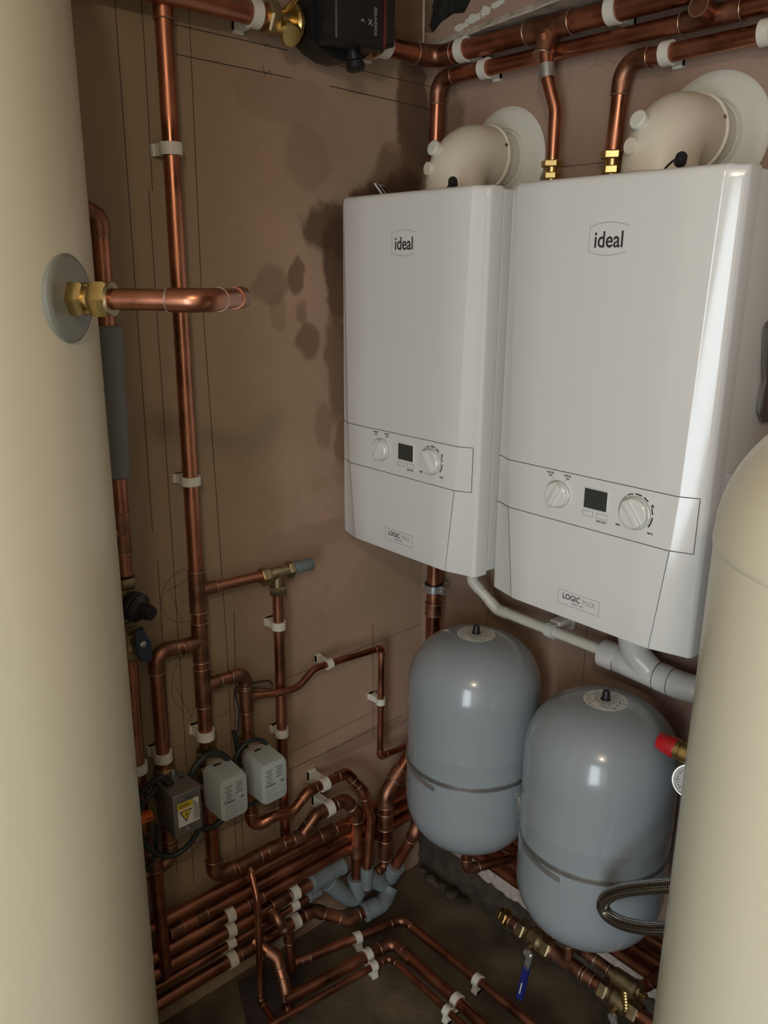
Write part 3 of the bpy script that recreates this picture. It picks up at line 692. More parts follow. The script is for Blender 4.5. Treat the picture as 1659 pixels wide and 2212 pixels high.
bm = B(); sweep(bm, [(xl, -.805, .985), (xl, -.805, .925)], .0165, 24); obj('body', bm, BRAD, t); nut(t, (xl, -.806, .928), (0, 0, 1), .020, .038, BRAD); nut(t, (xl, -.805, .978), (0, 0, 1), .012, .036, BRAD)
bm = B(); sweep(bm, [(.055, -.803, .960), (.082, -.800, .960)], .008, 16); obj('spindle', bm, BRAD, t)
bm = B(); pr = [(-.011, .030), (.004, .032), (.008, .014), (.015, .002), (.018, -.014), (.016, -.036), (.004, -.040), (-.006, -.034), (-.009, -.016), (-.015, 0), (-.012, .014)]
prism(bm, [V(.080, -.797+a, .960+b) for a, b in pr], (.009, 0, 0)); bmesh.ops.bevel(bm, geom=bm.edges[:], offset=.0015, segments=2, affect='EDGES'); lv = obj('lever', bm, DBL, t)
bm = B(); lathe(bm, [(0, .006), (.002, .006), (.003, .004), (.0035, 0)], (.089, -.797, .960), (1, 0, 0), 16); obj('screw', bm, STL, lv)
t = run('copper_riser_pipe', 'leftmost copper riser below the blue lever valve, down to the floor pipes', [(xl, -.806, .925), (.050, -.812, .520), (.052, -.793, .470), (.052, -.789, .172)], r, [('e', .04), ('e', .04)])
clip((.049, -.810, .688), (0, 0, 1), 'L', r, 'white pipe clip on the leftmost riser below the blue lever', w=.02)

# motorised valves
def valve_body(y, z, lab, r):
    t = Thing('zone_valve', lab, 'valve', (x, y, z-.04), 'brass valve bodies behind the actuators')
    bm = B(); sweep(bm, [(x, y, z+.055), (x, y, z-.055)], r*1.15, 24); lathe(bm, [(-.018, .020), (.0, .027), (.022, .027), (.030, .022)], (x, y, z), (1, 0, 0), 28); obj('body', bm, BRAD, t)
    nut(t, (x, y, z+.045), (0, 0, 1), .018, r*2.9, BRAD); nut(t, (x, y, z+.028), (0, 0, 1), .010, r*3.1, BRAD); nut(t, (x, y, z-.045), (0, 0, 1), .018, r*2.9, BRAD)
valve_body(-.752, .605, 'brass valve body behind the metal actuator', .0135)
valve_body(-.656, .605, 'brass valve body behind the middle white actuator', .0145)
valve_body(-.556, .595, 'brass valve body behind the rightmost white actuator', .0125)
def white_actuator(yc, z0, lab):
    """beige top, vented front, rounded back"""
    t = Thing('valve_actuator', lab, 'actuator', (.062, yc, z0), 'white valve actuators'); hw = .0325; h = .098; xf = .132; xk = .066
    prof = [(-hw, 0.012), (-hw*.93, .003), (-hw*.7, -.002), (hw*.75, -.002), (hw*.93, .003), (hw, .012), (hw, h-.012), (hw*.82, h-.001), (-hw*.82, h-.001), (-hw, h-.012)]
    bm = B(); lv = [(xk, 1.0, 0), (xk+.012, 1.0, 0), (xf-.004, .97, 0), (xf-.001, .95, 0), (xf, .91, 0)]; rr = []
    for xx, s, _ in lv: rr.append([bm.verts.new(V(xx, yc+a*s, z0+h/2+(b-h/2)*s)) for a, b in prof])
    k = len(prof)
    for a, b in zip(rr, rr[1:]):
        for j in range(k): bm.faces.new((a[j], a[(j+1) % k], b[(j+1) % k], b[j]))
    bm.faces.new(rr[0]); bm.faces.new(rr[-1]); obj('cover', bm, ACW, t)
    # domed rear housing
    bm = B(); pr = [V(.050, yc+hw*1.02*math.sin(a), z0+h/2+.004+(h/2+.004)*math.cos(a)) for a in [i*2*PI/32 for i in range(32)]]; prism(bm, pr, (.020, 0, 0)); obj('rear_housing', bm, ACT, t)
    bm = B(); box(bm, (.072, yc-.012, z0+h-.0025), (.078, yc+.004, z0+h-.0002)); obj('lever_slot', bm, BLK, t, smooth=False)
    bm = B()
    for cx, n0 in ((-.013, 6), (.012, 5)):
        for i in range(n0):
            w = .0085 if i % 2 == 0 else .0065; zz = z0+h*.80-i*.0058+(.001 if cx > 0 else -.001)
            box(bm, (xf-.001, yc+cx-w+(.001 if i % 2 else 0), zz), (xf+.0004, yc+cx+w, zz+.0012))
    obj('vent_slots', bm, BLK, t, smooth=False)
    def FMx(a, z): return face_mtx((xf+.0003, yc+a, z), (0, 1, 0), (0, 0, 1))
    text('maker_lettering', 'Drayton', FMx(-.011, z0+h*.44), .0072, INK, t); text('lettering', 'CE', FMx(.018, z0+h*.44), .0075, INK, t)
    bm = B()
    for i in range(9):
        zz = z0+h*.36-i*.0036; n = random.Random(i).randint(3, 5); aa = -.022
        for j in range(n):
            l = random.Random(i*9+j).uniform(.004, .010)
            if aa+l < .025: box(bm, (xf, yc+aa, zz), (xf+.0003, yc+aa+l, zz+.0010)); aa += l+.0014
    obj('small_print', bm, GIN, t, smooth=False)
    return t
a2 = white_actuator(-.648, .542, 'middle white valve actuator, between the metal one and the other white one')
a3 = copy_tree(a2.o); a3.location = a2.loc+V(0, .098, -.006); a3['label'] = 'rightmost white valve actuator, beside the slim vertical copper pipe'
t = Thing('valve_actuator', 'bare metal valve actuator with yellow warning sticker, leftmost of three', 'actuator', (.062, -.75, .545))
yc, z0, h, hw, xf = -.752, .556, .094, .030, .132
bm = B(); box(bm, (.060, yc-hw, z0), (xf, yc+hw, z0+h), .0018); obj('metal_cover', bm, ACG, t)
bm = B(); box(bm, (.070, yc-.022, z0+h-.001), (.095, yc-.006, z0+h+.010), .003); obj('cable_grommet', bm, BLK, t)
bm = B(); box(bm, (.062, yc+.004, z0+h-.001), (.066, yc+.010, z0+h+.012), .001); obj('lever', bm, STL, t)
bm = B(); box(bm, (.080, yc+.010, z0+h-.001), (.084, yc+.020, z0+h+.0006)); box(bm, (xf-.001, yc-.006, z0+h-.014), (xf+.0004, yc+.008, z0+h-.0125)); obj('slots', bm, BLK, t, smooth=False)
bm = B(); box(bm, (xf, yc-.021, z0+.022), (xf+.0006, yc+.024, z0+.074)); st = obj('sticker', bm, STK, t, smooth=False)
bm = B(); box(bm, (xf+.0004, yc-.021, z0+.060), (xf+.0009, yc+.011, z0+.074)); obj('yellow_band', bm, YEL, st, smooth=False)
bm = B(); tri = [(-.018, .056), (.009, .056), (-.0045, .029)]; prism(bm, [V(xf+.0006, yc+a, z0+b) for a, b in tri], (.0004, 0, 0)); obj('warning_border', bm, INK, st, smooth=False)
bm = B(); tri = [(-.0148, .0542), (.0058, .0542), (-.0045, .0335)]; prism(bm, [V(xf+.0010, yc+a, z0+b) for a, b in tri], (.0003, 0, 0)); obj('warning_triangle', bm, YEL, st, smooth=False)
bm = B(); zz = [(-.002, .0525), (-.0072, .0455), (-.0045, .0455), (-.0065, .039), (-.0012, .0472), (-.0036, .0472)]; prism(bm, [V(xf+.0013, yc+a, z0+b) for a, b in zz], (.0003, 0, 0)); obj('lightning_bolt', bm, INK, st, smooth=False)
bm = B()
for i in range(4): box(bm, (xf+.0005, yc+.0135+i*.0025, z0+.026), (xf+.0009, yc+.0145+i*.0025, z0+.070-i*.003))
for i in range(3): box(bm, (xf+.0009, yc-.018, z0+.0635+i*.003), (xf+.0012, yc+.007-i*.002, z0+.0648+i*.003))
box(bm, (xf+.0005, yc+.0108, z0+.022), (xf+.0009, yc+.0114, z0+.074)); obj('small_print', bm, INK, st, smooth=False)
bm = B(); lathe(bm, [(0, .0035), (.0015, .003), (.002, 0)], (xf, yc-.002, z0+.012), (1, 0, 0), 14); obj('screw', bm, STL, t)

# cables coiled round the actuators
def cable(lab, pts, r, per=8, name='coiled_cable', m=CAB, group='black actuator cables'):
    bm = B(); sweep(bm, smoothpath(pts, per), r, 12); return tag(obj(name, bm, m, None, pts[0]), lab, 'cable', group)
def loop(xc, yc, zc, ry, rz, a0, a1, n=14, dx=.0):
    return [V(xc+dx*i/n, yc+ry*math.sin(math.radians(a0+(a1-a0)*i/n)), zc+rz*math.cos(math.radians(a0+(a1-a0)*i/n))) for i in range(n+1)]
cable('thick black cable looped round the metal actuator', [V(.088, -.768, .655), V(.085, -.785, .672)]+loop(.075, -.775, .590, .058, .088, -50, -262, 16, .05), .0056)
cable('black cable hanging in a tight loop left of the metal actuator', [V(.088, -.79, .655), V(.085, -.828, .62), V(.085, -.838, .56), V(.082, -.842, .50), V(.078, -.828, .476), V(.078, -.806, .490), V(.075, -.795, .53), V(.07, -.79, .56)], .0048)
t = Thing('cable_tag', 'small orange tag on the black cable beside the metal actuator', 'tag', (.088, -.830, .60))
bm = B(); box(bm, (.078, -.838, .592), (.094, -.806, .608), .0008); obj('sheet', bm, ORG, t)
bm = B(); box(bm, (.0942, -.822, .598), (.0945, -.809, .600)); obj('print', bm, INK, t, smooth=False)
cable('thick black cable looped behind the middle actuator', loop(.072, -.668, .582, .057, .086, 70, -285, 20, -.0), .0068)
cable('thin dark cable looped behind the rightmost actuator', loop(.068, -.565, .580, .052, .078, 60, -265, 20, -.0), .0044)
cable('black cable rising behind the rightmost actuator to its stripped end', [V(.050, -.575, .58), V(.050, -.586, .62), V(.052, -.592, .66), V(.052, -.596, .685)], .0052)
for k, (c, nm) in enumerate(((mat('wire_brown', (.12, .04, .02), .5), 'brown'), (mat('wire_grey', (.2, .2, .2), .5), 'grey'), (mat('wire_black', (.02, .02, .02), .5), 'black'))):
    cable('loose %s wire looping up behind the branch pipe to its bare end' % nm, [V(.052, -.595+k*.003, .68), V(.048, -.588+k*.004, .72), V(.020, -.57, .752+k*.004), V(.020, -.53, .748+k*.006), V(.022, -.49, .735+k*.010), V(.024, -.476, .728+k*.006)], .0017, name='loose_wire', m=c, group='loose wires')

# horizontal pipes stacked low on the left wall
hz = [(.300, .040, .0140, -1.15, -.05, 'topmost of the copper pipes stacked low along the left wall'),
      (.262, .042, .0135, -.770, -.05, 'capped copper pipe, second from top of the stack on the left wall'),
      (.228, .045, .0135, -1.15, -.05, 'third from top of the copper pipes stacked on the left wall'),
      (.187, .045, .0140, -1.15, -.395, 'fourth from top of the stacked wall pipes, ending in a grey plastic socket'),
      (.150, .045, .0085, -1.15, -.40, 'thin fifth pipe of the left wall stack, ending in a small grey socket')]
for z, xx, r, ya, yb, lab in hz:
    t = run('copper_pipe', lab, [(xx, ya, z), (xx, yb, z-.003)], r, m=COP)
    if z == .262: coupler(t, (xx, -.755, z), (0, 1, 0), .030, r, COPD, 'stop_end'); coupler(t, (xx, -.695, z), (0, 1, 0), .028, r)
    if z == .300: coupler(t, (xx, -.345, z), (0, 1, 0), .045, r)
    if z == .187: coupler(t, (xx, -.50, z), (0, 1, 0), .03, r); coupler(t, (xx, -.475, z), (0, 1, 0), .02, r)
    if z == .228: coupler(t, (xx, -.56, z), (0, 1, 0), .04, r)
r = .0150
t = run('copper_pipe', 'lowest copper pipe of the left wall stack, bending out to a grey fitting', [(.045, -1.15, .104), (.045, -.395, .104), (.090, -.318, .060), (.098, -.262, .062)], r, [('e', .028), ('e', .028)])
coupler(t, (.045, -.585, .104), (0, 1, 0), .04, r)
coupler(t, (.045, -.555, .104), (0, 1, 0), .03, r)
ORD = ['top', 'second', 'third', 'bottom']
for (z, xx, r), o_ in zip(((.228, .045, .0135), (.187, .045, .0140), (.150, .045, .0085), (.104, .045, .0150)), ORD):
    clip((xx, -.627, z), (0, 1, 0), 'L', r, 'white clip on the stacked wall pipes, %s of the column of four nearest the cylinder' % o_, w=.02)
for (z, xx, r), o_ in zip(((.187, .045, .0140), (.150, .045, .0085), (.104, .045, .0150)), ('top', 'middle', 'bottom')):
    clip((xx, -.450, z), (0, 1, 0), 'L', r, 'white clip on the stacked wall pipes, %s of the column of three nearer the corner' % o_, w=.02)
# branches from the stack down to the floor
t = run('copper_pipe', 'slim copper pipe curving out of the wall stack and down to the floor', [(.045, -.520, .187), (.080, -.520, .175), (.092, -.500, .130), (.100, -.500, .03)], .0110, [('e', .018), ('e', .03)])
t = run('copper_pipe', 'thick copper pipe leaving the lowest wall pipe at an angle down to the floor', [(.050, -.570, .125), (.100, -.540, .095), (.145, -.548, .045), (.160, -.552, -.005)], .0138, [('e', .024), ('e', .022)])

# grey plastic fittings in the corner
def grey(name, lab, segs, base):
    t = Thing(name, lab, 'fitting', base, 'grey plastic fittings')
    for nm, path, rr in segs:
        bm = B(); sweep(bm, path, rr, 28); obj(nm, bm, GRP, t)
    return t
def soc(a, b, r, lip=.0015):
    a, b = Vector(a), Vector(b); d = (b-a).normalized()
    return [a, a+d*.002, a+d*.010, a+d*.0105, b], [r, r+lip, r+lip, r, r]
p, q = soc((.060, -.267, .142), (.060, -.267, .090), .0235)
grey('plastic_elbow', 'grey plastic elbow under the thick vertical copper pipe', [('socket', p, q), ('bend', smoothpath([(.060, -.267, .100), (.060, -.274, .082), (.057, -.297, .098), (.052, -.330, .140)]), .0215), ('far_socket', *soc((.047, -.350, .168), (.053, -.322, .130), .0225))], (.06, -.267, .06))
grey('plastic_tee', 'large grey plastic tee at the end of the fourth wall pipe', [('socket', *soc((.045, -.402, .187), (.045, -.345, .187), .0235)), ('far_socket', *soc((.045, -.300, .187), (.045, -.345, .187), .0215))], (.045, -.35, .16))
grey('plastic_coupler', 'small grey plastic socket at the end of the thin wall pipe', [('socket', *soc((.045, -.410, .150), (.045, -.375, .150), .0125))], (.045, -.39, .14))
c4a, c4b = V(.164, -.160, .290), V(.082, -.172, .110)
d = (c4b-c4a).normalized()
t = run('copper_pipe', 'slanting copper pipe beneath the left vessel going into a grey elbow', [(.07, -.060, .325), (.10, -.085, .322), tuple(c4a), tuple(c4b)], .0145, [('e', .02), ('e', .02)])
e0 = c4a+(c4b-c4a)*.80
grey('plastic_elbow', 'grey plastic elbow at the foot of the slanting copper pipe', [('socket', *soc(e0-d*.005, e0+d*.045, .0240)), ('bend', smoothpath([e0+d*.035, e0+d*.056, e0+d*.062+V(.006, -.022, .005), e0+d*.052+V(.0, -.045, .02)]), .0225), ('far_socket', *soc(e0+d*.035+V(-.012, -.075, .030), e0+d*.052+V(0, -.040, .018), .0225))], tuple(e0+d*.06))
grey('plastic_elbow', 'grey plastic elbow lying on the floor at the end of the lowest wall pipe', [('socket', *soc((.096, -.275, .060), (.104, -.236, .064), .0235)), ('bend', smoothpath([(.103, -.243, .064), (.106, -.226, .063), (.104, -.212, .066), (.098, -.196, .072), (.094, -.182, .085)]), .0210)], (.1, -.24, .04))
# thick vertical pipe with diagonal top
t = run('copper_pipe', 'short thick vertical copper pipe with slanting top, left of the left vessel', [(.07, -.045, .475), (.075, -.105, .432), (.080, -.188, .362), (.080, -.189, .165)], .0175, [('b', .03), ('e', .03)])
coupler(t, (.080, -.189, .285), (0, 0, 1), .045, .0175); coupler(t, (.080, -.189, .20), (0, 0, 1), .055, .0168)
coupler(t, (.077, -.150, .396), (.002, -.75, -.62), .035, .0175)
t = run('copper_pipe', 'stubby copper piece under the short thick vertical pipe', [(.080, -.189, .165), (.080, -.191, .145), (.080, -.225, .140)], .0115, [('e', .014)])

# ================================================================== FLOOR PIPES
floorruns = [(.0110, .030, [(.080, -.510), (.152, -.192), (2.0, -.155)], 'outermost copper pipe of the three on the floor, closest to the walls', .026),
             (.0135, .030, [(.160, -.560), (.192, -.262), (2.0, -.285)], 'middle copper pipe of the three on the floor', .026),
             (.0080, .030, [(.190, -.640), (.222, -.298), (2.0, -.312)], 'thinnest innermost copper pipe of the three on the floor', .016)]
for r, z, pp, lab, R in floorruns:
    a = [(px_, py_, z) for px_, py_ in pp]
    t = run('floor_copper_pipe', lab, a, r, [('e', R)])
    if r == .0110: coupler(t, (.093, -.455, z), (.21, 1, 0), .022, r)
    if r == .0135: coupler(t, (.245, -.264, z), (1, 0, 0), .03, r, ring=False)
for (c, d, r, lab) in (((.125, -.318, .03), (.22, 1, 0), .011, 'white clip on the outermost floor pipe before its bend'), ((.184, -.335, .03), (.11, 1, 0), .0135, 'white clip on the middle floor pipe before its bend'),
                       ((.2165, -.345, .03), (.10, 1, 0), .008, 'white clip on the innermost floor pipe before its bend'), ((.408, -.187, .03), (1, 0, 0), .011, 'white clip on the outermost floor pipe after its bend'),
                       ((.415, -.265, .03), (1, 0, 0), .0135, 'white clip on the middle floor pipe after its bend'), ((.420, -.300, .03), (1, 0, 0), .008, 'white clip on the innermost floor pipe after its bend')):
    clip(c, d, 'F', r, lab, w=.016)
bm = B(); prism(bm, [(.02, -.60, .0), (.03, -.47, .0), (.10, -.46, .0), (.21, -.60, 0), (.17, -.66, 0)], (0, 0, .004))
tag(obj('floor_board', bm, SLT, None, (.1, -.56, 0), smooth=False), 'dark flat board on the floor where the pipes come down', 'board')
# loose rubble in the corner
for i in range(9):
    a = random.uniform(0, 1); c = V(.02+.20*a, -.004-.02*random.random(), .006); s = random.uniform(.008, .020)
    bm = B(); bmesh.ops.create_icosphere(bm, subdivisions=2, radius=s)
    for v in bm.verts: v.co *= random.uniform(.75, 1.1)
    bmesh.ops.scale(bm, vec=(1.2, 1, .7), verts=bm.verts); bmesh.ops.translate(bm, vec=c+V(0, 0, s*.4), verts=bm.verts)
    tag(obj('mortar_lump', bm, RUB, None, c), 'loose lump of mortar rubble on the floor in the corner under the left vessel', 'rubble', 'mortar rubble in the corner')

# ================================================================== VESSELS
def make_vessel(cx, dz, lab):
    cy, R = -.172, .142; zb, zt = .383, .886
    t = Thing('expansion_vessel', lab, 'vessel', (cx, cy, zb), 'grey expansion vessels')
    prof = []
    for k in range(0, 19):
        a = PI/2*k/18; prof.append((.118*(1-math.cos(a)**.92 if a < PI/2 else 1), R*math.sin(a)**.80))
    prof = [(h-0, r_) for h, r_ in prof]; H = zt-zb
    body = [(.125, R), (.20, R), (.262, R), (.2665, R*1.004), (.2705, R*1.007), (.2745, R*1.004), (.279, R), (.37, R)]
    topd = []
    for k in range(18, -1, -1):
        a = PI/2*k/18; topd.append((H-.118*(1-math.cos(a)**.92 if a < PI/2 else 1), R*math.sin(a)**.80))
    bm = B(); lathe(bm, prof+body+topd, (cx, cy, zb), (0, 0, 1), 96, cap=False); obj('tank', bm, VES, t)
    # dome label ring and charging-valve cap
    def domez(r_):
        s = (r_/R)**(1/.80); a = math.asin(min(1, s)); return zt-.118*(1-math.cos(a)**.92)
    bm = B(); lathe(bm, [(domez(q)-zb+.0007, q) for q in (.0001, .010, .020, .030, .036, .0405)], (cx, cy, zb), (0, 0, 1), 56, cap=False); lb = obj('round_label', bm, VLB, t)
    bm = B()
    for q in (.0135, .0165, .0195):
        lathe(bm, [(domez(q)-zb+.0011, q), (domez(q+.0007)-zb+.0011, q+.0007)], (cx, cy, zb), (0, 0, 1), 48, cap=False)
    rnd = random.Random(4)
    for k in range(46):
        a = rnd.uniform(0, 2*PI); q = rnd.uniform(.0235, .037); l = rnd.uniform(.003, .008); tdir = V(-math.sin(a), math.cos(a), 0)
        c = V(cx+q*math.cos(a), cy+q*math.sin(a), domez(q)+.0013); rd = V(math.cos(a), math.sin(a), (domez(q+.001)-domez(q))/.001)
        vs = [bm.verts.new(c+tdir*s1*l/2+rd*s2*.0005) for s1, s2 in ((-1, -1), (1, -1), (1, 1), (-1, 1))]; bm.faces.new(vs)
    obj('label_print', bm, INK, lb, smooth=False)
    a = math.radians(-45); c = V(cx+.029*math.cos(a-.9), cy+.029*math.sin(a-.9), 0)
    bm = B(); lathe(bm, [(-.002, .0105), (.002, .0095), (.003, .0075), (.014, .0070), (.018, .0055), (.0195, 0)], (cx, cy, zt+.0003), (0, 0, 1), 24); obj('valve_cap', bm, BLK, t)
    # worm-drive strap
    sz = .600; bm = B(); n = 120
    lathe(bm, [(sz-zb-.0055, R+.0004), (sz-zb-.0055, R+.0016), (sz-zb+.0055, R+.0016), (sz-zb+.0055, R+.0004)], (cx, cy, zb), (0, 0, 1), 96, cap=False); sp = obj('strap', bm, STL, t)
    bm = B()
    def tooth(a, z, hgt, rr):
        w_ = .0011; rd = V(math.cos(a), math.sin(a), 0); tn = V(-math.sin(a), math.cos(a), 0); c = V(cx, cy, z)+rd*rr
        vs = [bm.verts.new(c+tn*s1*w_/2+V(0, 0, s2*hgt/2)) for s1, s2 in ((-1, -1), (1, -1), (1, 1), (-1, 1))]; bm.faces.new(vs)
    for k in range(190):
        a = math.radians(-135)+math.radians(190)*k/190; tooth(a, sz, .0065, R+.0019)
    obj('strap_slots', bm, LIN, sp, smooth=False)
    bm = B(); vs = []
    for k in range(31):
        a = math.radians(-136+57*k/30); zc = sz-.004-.013*(k/30)**1.0
        for rr, zz in ((R+.0018, zc-.0055), (R+.0026, zc-.0055), (R+.0026, zc+.0045), (R+.0018, zc+.0045)): vs.append(bm.verts.new(V(cx+rr*math.cos(a), cy+rr*math.sin(a), zz)))
    for k in range(30):
        for j in range(4): bm.faces.new((vs[4*k+j], vs[4*k+(j+1) % 4], vs[4*k+4+(j+1) % 4], vs[4*k+4+j]))
    bm.faces.new(vs[:4]); bm.faces.new(vs[-4:]); obj('strap_tail', bm, STL, sp)
    bm = B(); a = math.radians(-158); rd = V(math.cos(a), math.sin(a), 0); c = V(cx, cy, sz+.012)+rd*(R+.006)
    mtx = Matrix((rd, V(-rd.y, rd.x, 0), V(0, 0, 1))).transposed().to_4x4(); mtx.translation = c
    box(bm, (-.006, -.006, -.012), (.004, .006, .014), .001, mtx=mtx); sweep(bm, [c+rd*.003+V(0, 0, -.018), c+rd*.003+V(0, 0, .018)], .0032, 12)
    torus(bm, c+rd*.006+V(0, 0, .018), V(-rd.y, rd.x, 0), .005, .0015, 14, 6); obj('strap_screw', bm, STL, t)
    bm = B(); box(bm, (cx-.02, -.045, sz-.10), (cx+.02, -.0005, sz+.10), .002); obj('wall_bracket', bm, STL, t)
    # bottom outlet
    bm = B(); sweep(bm, [(cx, cy, zb+.005), (cx, cy, zb-.030)], .0135, 24); obj('outlet', bm, VES, t)
    return t
v1 = make_vessel(.343, 0, 'grey expansion vessel nearer the corner, under the left boiler')
v2 = copy_tree(v1.o); v2.location = v1.loc+V(.323, 0, -.020); v2['label'] = 'grey expansion vessel beside the braided hose, under the right boiler'
t = run('copper_pipe', 'short copper pipe from the bottom of the left vessel back to the wall pipes', [(.343, -.172, .358), (.343, -.172, .290), (.40, -.045, .295)], .0115, [('e', .016)])
# pipes low along the back wall
for z, yy, r, lab in ((.296, -.036, .0140, 'upper of three copper pipes low along the back wall'), (.248, -.036, .0130, 'middle of three copper pipes low along the back wall'), (.208, -.036, .0140, 'lowest of three copper pipes low along the back wall')):
    t = run('copper_pipe', lab, [(.03, yy, z), (2.2, yy, z+.004)], r)
    if z == .296: coupler(t, (.43, yy, z), (1, 0, 0), .04, r)
    if z == .248: coupler(t, (.80, yy, z), (1, 0, 0), .06, r)
# filling line under the right vessel
t = run('copper_pipe', 'short copper line with tees right under the right vessel', [(.560, -.172, .294), (.745, -.172, .298)], .0108)
tee(t, (.620, -.172, .295), (1, 0, 0), (0, -.3, 1), .0105, .0100, .05, bl=.022); tee(t, (.670, -.172, .296), (1, 0, 0), (0, 0, 1), .0105, .0125, .055, bl=.050)
coupler(t, (.715, -.172, .297), (1, 0, 0), .03, .0100)
y0, z0 = -.175, .244
t = run('copper_pipe', 'copper pipe with a ball valve at each end, low under the right vessel', [(.475, y0, z0), (1.25, y0, z0+.012)], .0135)
tee(t, (.635, y0, z0+.003), (1, 0, 0), (0, 0, 1), .0135, .0105, .075, bl=.045); coupler(t, (.690, y0, z0+.004), (1, 0, 0), .02, .0132)
coupler(t, (.495, y0, z0), (1, 0, 0), .02, .0132); nut(t, (.470, y0, z0), (1, 0, 0), .014, .034, BRA, 'end_nut'); nut(t, (.456, y0, z0), (1, 0, 0), .010, .026, BRA, 'end_nut')
def ballvalve(cx, z, lab, lev, hm, gp='ball valves under the right vessel'):
    t = Thing('ball_valve', lab, 'valve', (cx, y0, z-.02), gp)
    bm = B(); lathe(bm, [(-.030, .016), (-.018, .017), (-.012, .022), (.012, .022), (.018, .017), (.030, .016)], (cx, y0, z), (1, 0, 0), 28); obj('body', bm, BRAD, t)
    for s in (-1, 1): nut(t, (cx+s*.034, y0, z), (1, 0, 0), .020, .042, BRAD)
    bm = B(); sweep(bm, [(cx, y0-.015, z-.006), (cx, y0-.034, z-.010)], .007, 16); nn = obj('spindle', bm, BRAD, t)
    bm = B(); a, b = Vector(lev[0]), Vector(lev[1]); d = (b-a).normalized(); s = d.cross(V(0, -1, 0)).normalized()
    prism(bm, [a+s*.008, a-s*.008, b-s*.0065, b+s*.0065], (0, -.003, 0)); lathe(bm, [(0, .009), (.007, .009), (.008, 0)], (cx+.008, y0-.034, z-.008), (0, -1, 0), 16); lv = obj('lever', bm, STL, t)
    if hm:
        c, e = Vector(lev[1])-d*.006, Vector(lev[2]); e = c+(e-c)
        bm = B(); prism(bm, [c+s*.009+V(0, .002, 0), c-s*.009+V(0, .002, 0), e-s*.0085+V(0, .002, 0), e+s*.0085+V(0, .002, 0)], (0, -.007, 0)); bmesh.ops.bevel(bm, geom=bm.edges[:], offset=.0018, segments=2, affect='EDGES'); gpn = obj('grip', bm, hm, t)
        mid = (c+e)/2
        bm = B(); prism(bm, [mid+d*.020+s*.002+V(0, -.0052, 0), mid+d*.020-s*.001+V(0, -.0052, 0), mid-d*.015-s*.001+V(0, -.0052, 0), mid-d*.015+s*.002+V(0, -.0052, 0)], (0, -.0004, 0)); obj('mark', bm, STK, gpn, smooth=False)
    return t
ballvalve(.553, z0+.002, 'brass ball valve with a hanging blue lever', [(.566, y0-.034, z0-.004), (.571, y0-.050, z0-.030), (.560, y0-.052, z0-.118)], BLU)
ballvalve(.762, z0+.004, 'steel-nutted ball valve with a bare metal lever at the bottom right', [(.770, y0-.034, z0-.004), (.795, y0-.048, z0-.052), None], None)
t = Thing('double_check_valve', 'brass filling valve beneath the right vessel, beside the cream cylinder', 'valve', (.775, -.180, .26))
bm = B(); lathe(bm, [(-.040, .010), (-.032, .010), (-.031, .0155), (.012, .0165), (.013, .0185), (.022, .0185), (.024, .012), (.028, .012)], (.775, -.176, .300), (1, 0, .03), 28); obj('body', bm, BRAD, t)
bm = B(); box(bm, (.800, -.182, .296), (.816, -.172, .304), .001); obj('spindle', bm, BRA, t)
bm = B(); lathe(bm, [(0, .009)]+[(.004+.003*i, .009+.0012*(i % 2)) for i in range(14)]+[(.048, .009)], (.772, -.180, .292), (.25, -.1, -1), 20); obj('ribbed_tail', bm, BRA, t)

t = run('copper_pipe', 'small copper elbow stub low on the back wall beside the right cylinder', [(.95, -.075, .30), (.79, -.078, .262), (.752, -.078, .205)], .0125, [('e', .018)])
# ---------------------------------------------------------------- braided hose, relief valve, gauge
hp = [(1.05, -.336, .80), (.96, -.337, .745), (.917, -.338, .712), (.876, -.339, .682), (.832, -.339, .646), (.807, -.338, .617), (.799, -.337, .594), (.808, -.336, .581), (.838, -.338, .585), (.884, -.340, .608), (.93, -.340, .638), (1.04, -.338, .70)]
bm = B(); sweep(bm, smoothpath(hp, 10), .0112, 20); tag(obj('braided_hose', bm, BRD, None, hp[0]), 'steel braided flexible hose looped in front of the right vessel', 'hose')
t = Thing('relief_valve', 'brass relief valve with a red cap beside the cream cylinder', 'valve', (.90, -.22, .85))
bm = B(); d = V(-1, -.12, .10).normalized(); o_ = V(.852, -.215, .860)
lathe(bm, [(-.045, .013), (-.006, .013), (-.004, .0165), (.008, .0165), (.009, .0145), (.011, .0145), (.012, .0165), (.020, .0165)], o_, d, 30); obj('body', bm, BRA, t)
bm = B(); lathe(bm, [(.019, .0175), (.021, .0180), (.048, .0145), (.050, .0130), (.0505, 0)], o_, d, 12); obj('red_cap', bm, RED, t)
bm = B(); sweep(bm, [(.895, -.22, .60), (.895, -.22, .95)], .011, 20); obj('tail_pipe', bm, COP, t)
t = Thing('pressure_gauge', 'round white pressure gauge half hidden by the cream cylinder', 'gauge', (.87, -.215, .79))
go = V(.861, -.210, .812); gd = V(.35, -.90, .28).normalized()
bm = B(); lathe(bm, [(-.020, .026), (.004, .0285), (.006, .0290), (.008, .0275), (.008, .0262)], go, gd, 44, cap=False); obj('rim', bm, STL, t)
bm = B(); lathe(bm, [(.005, .0265), (.0055, .0001)], go, gd, 40, cap=False); df = obj('dial', bm, STK, t)
bm = B(); u_, w_, dd = frame(gd)
for k in range(22):
    a = math.radians(-135+270*k/21)
    c = go+gd*.0062+(w_*math.cos(a)+u_*math.sin(a))*.0195; rd = (w_*math.cos(a)+u_*math.sin(a)); tn = rd.cross(gd); l = .003 if k % 3 == 0 else .0015
    bm.faces.new([bm.verts.new(c+rd*s1*l+tn*s2*.0004) for s1, s2 in ((-1, -1), (1, -1), (1, 1), (-1, 1))])
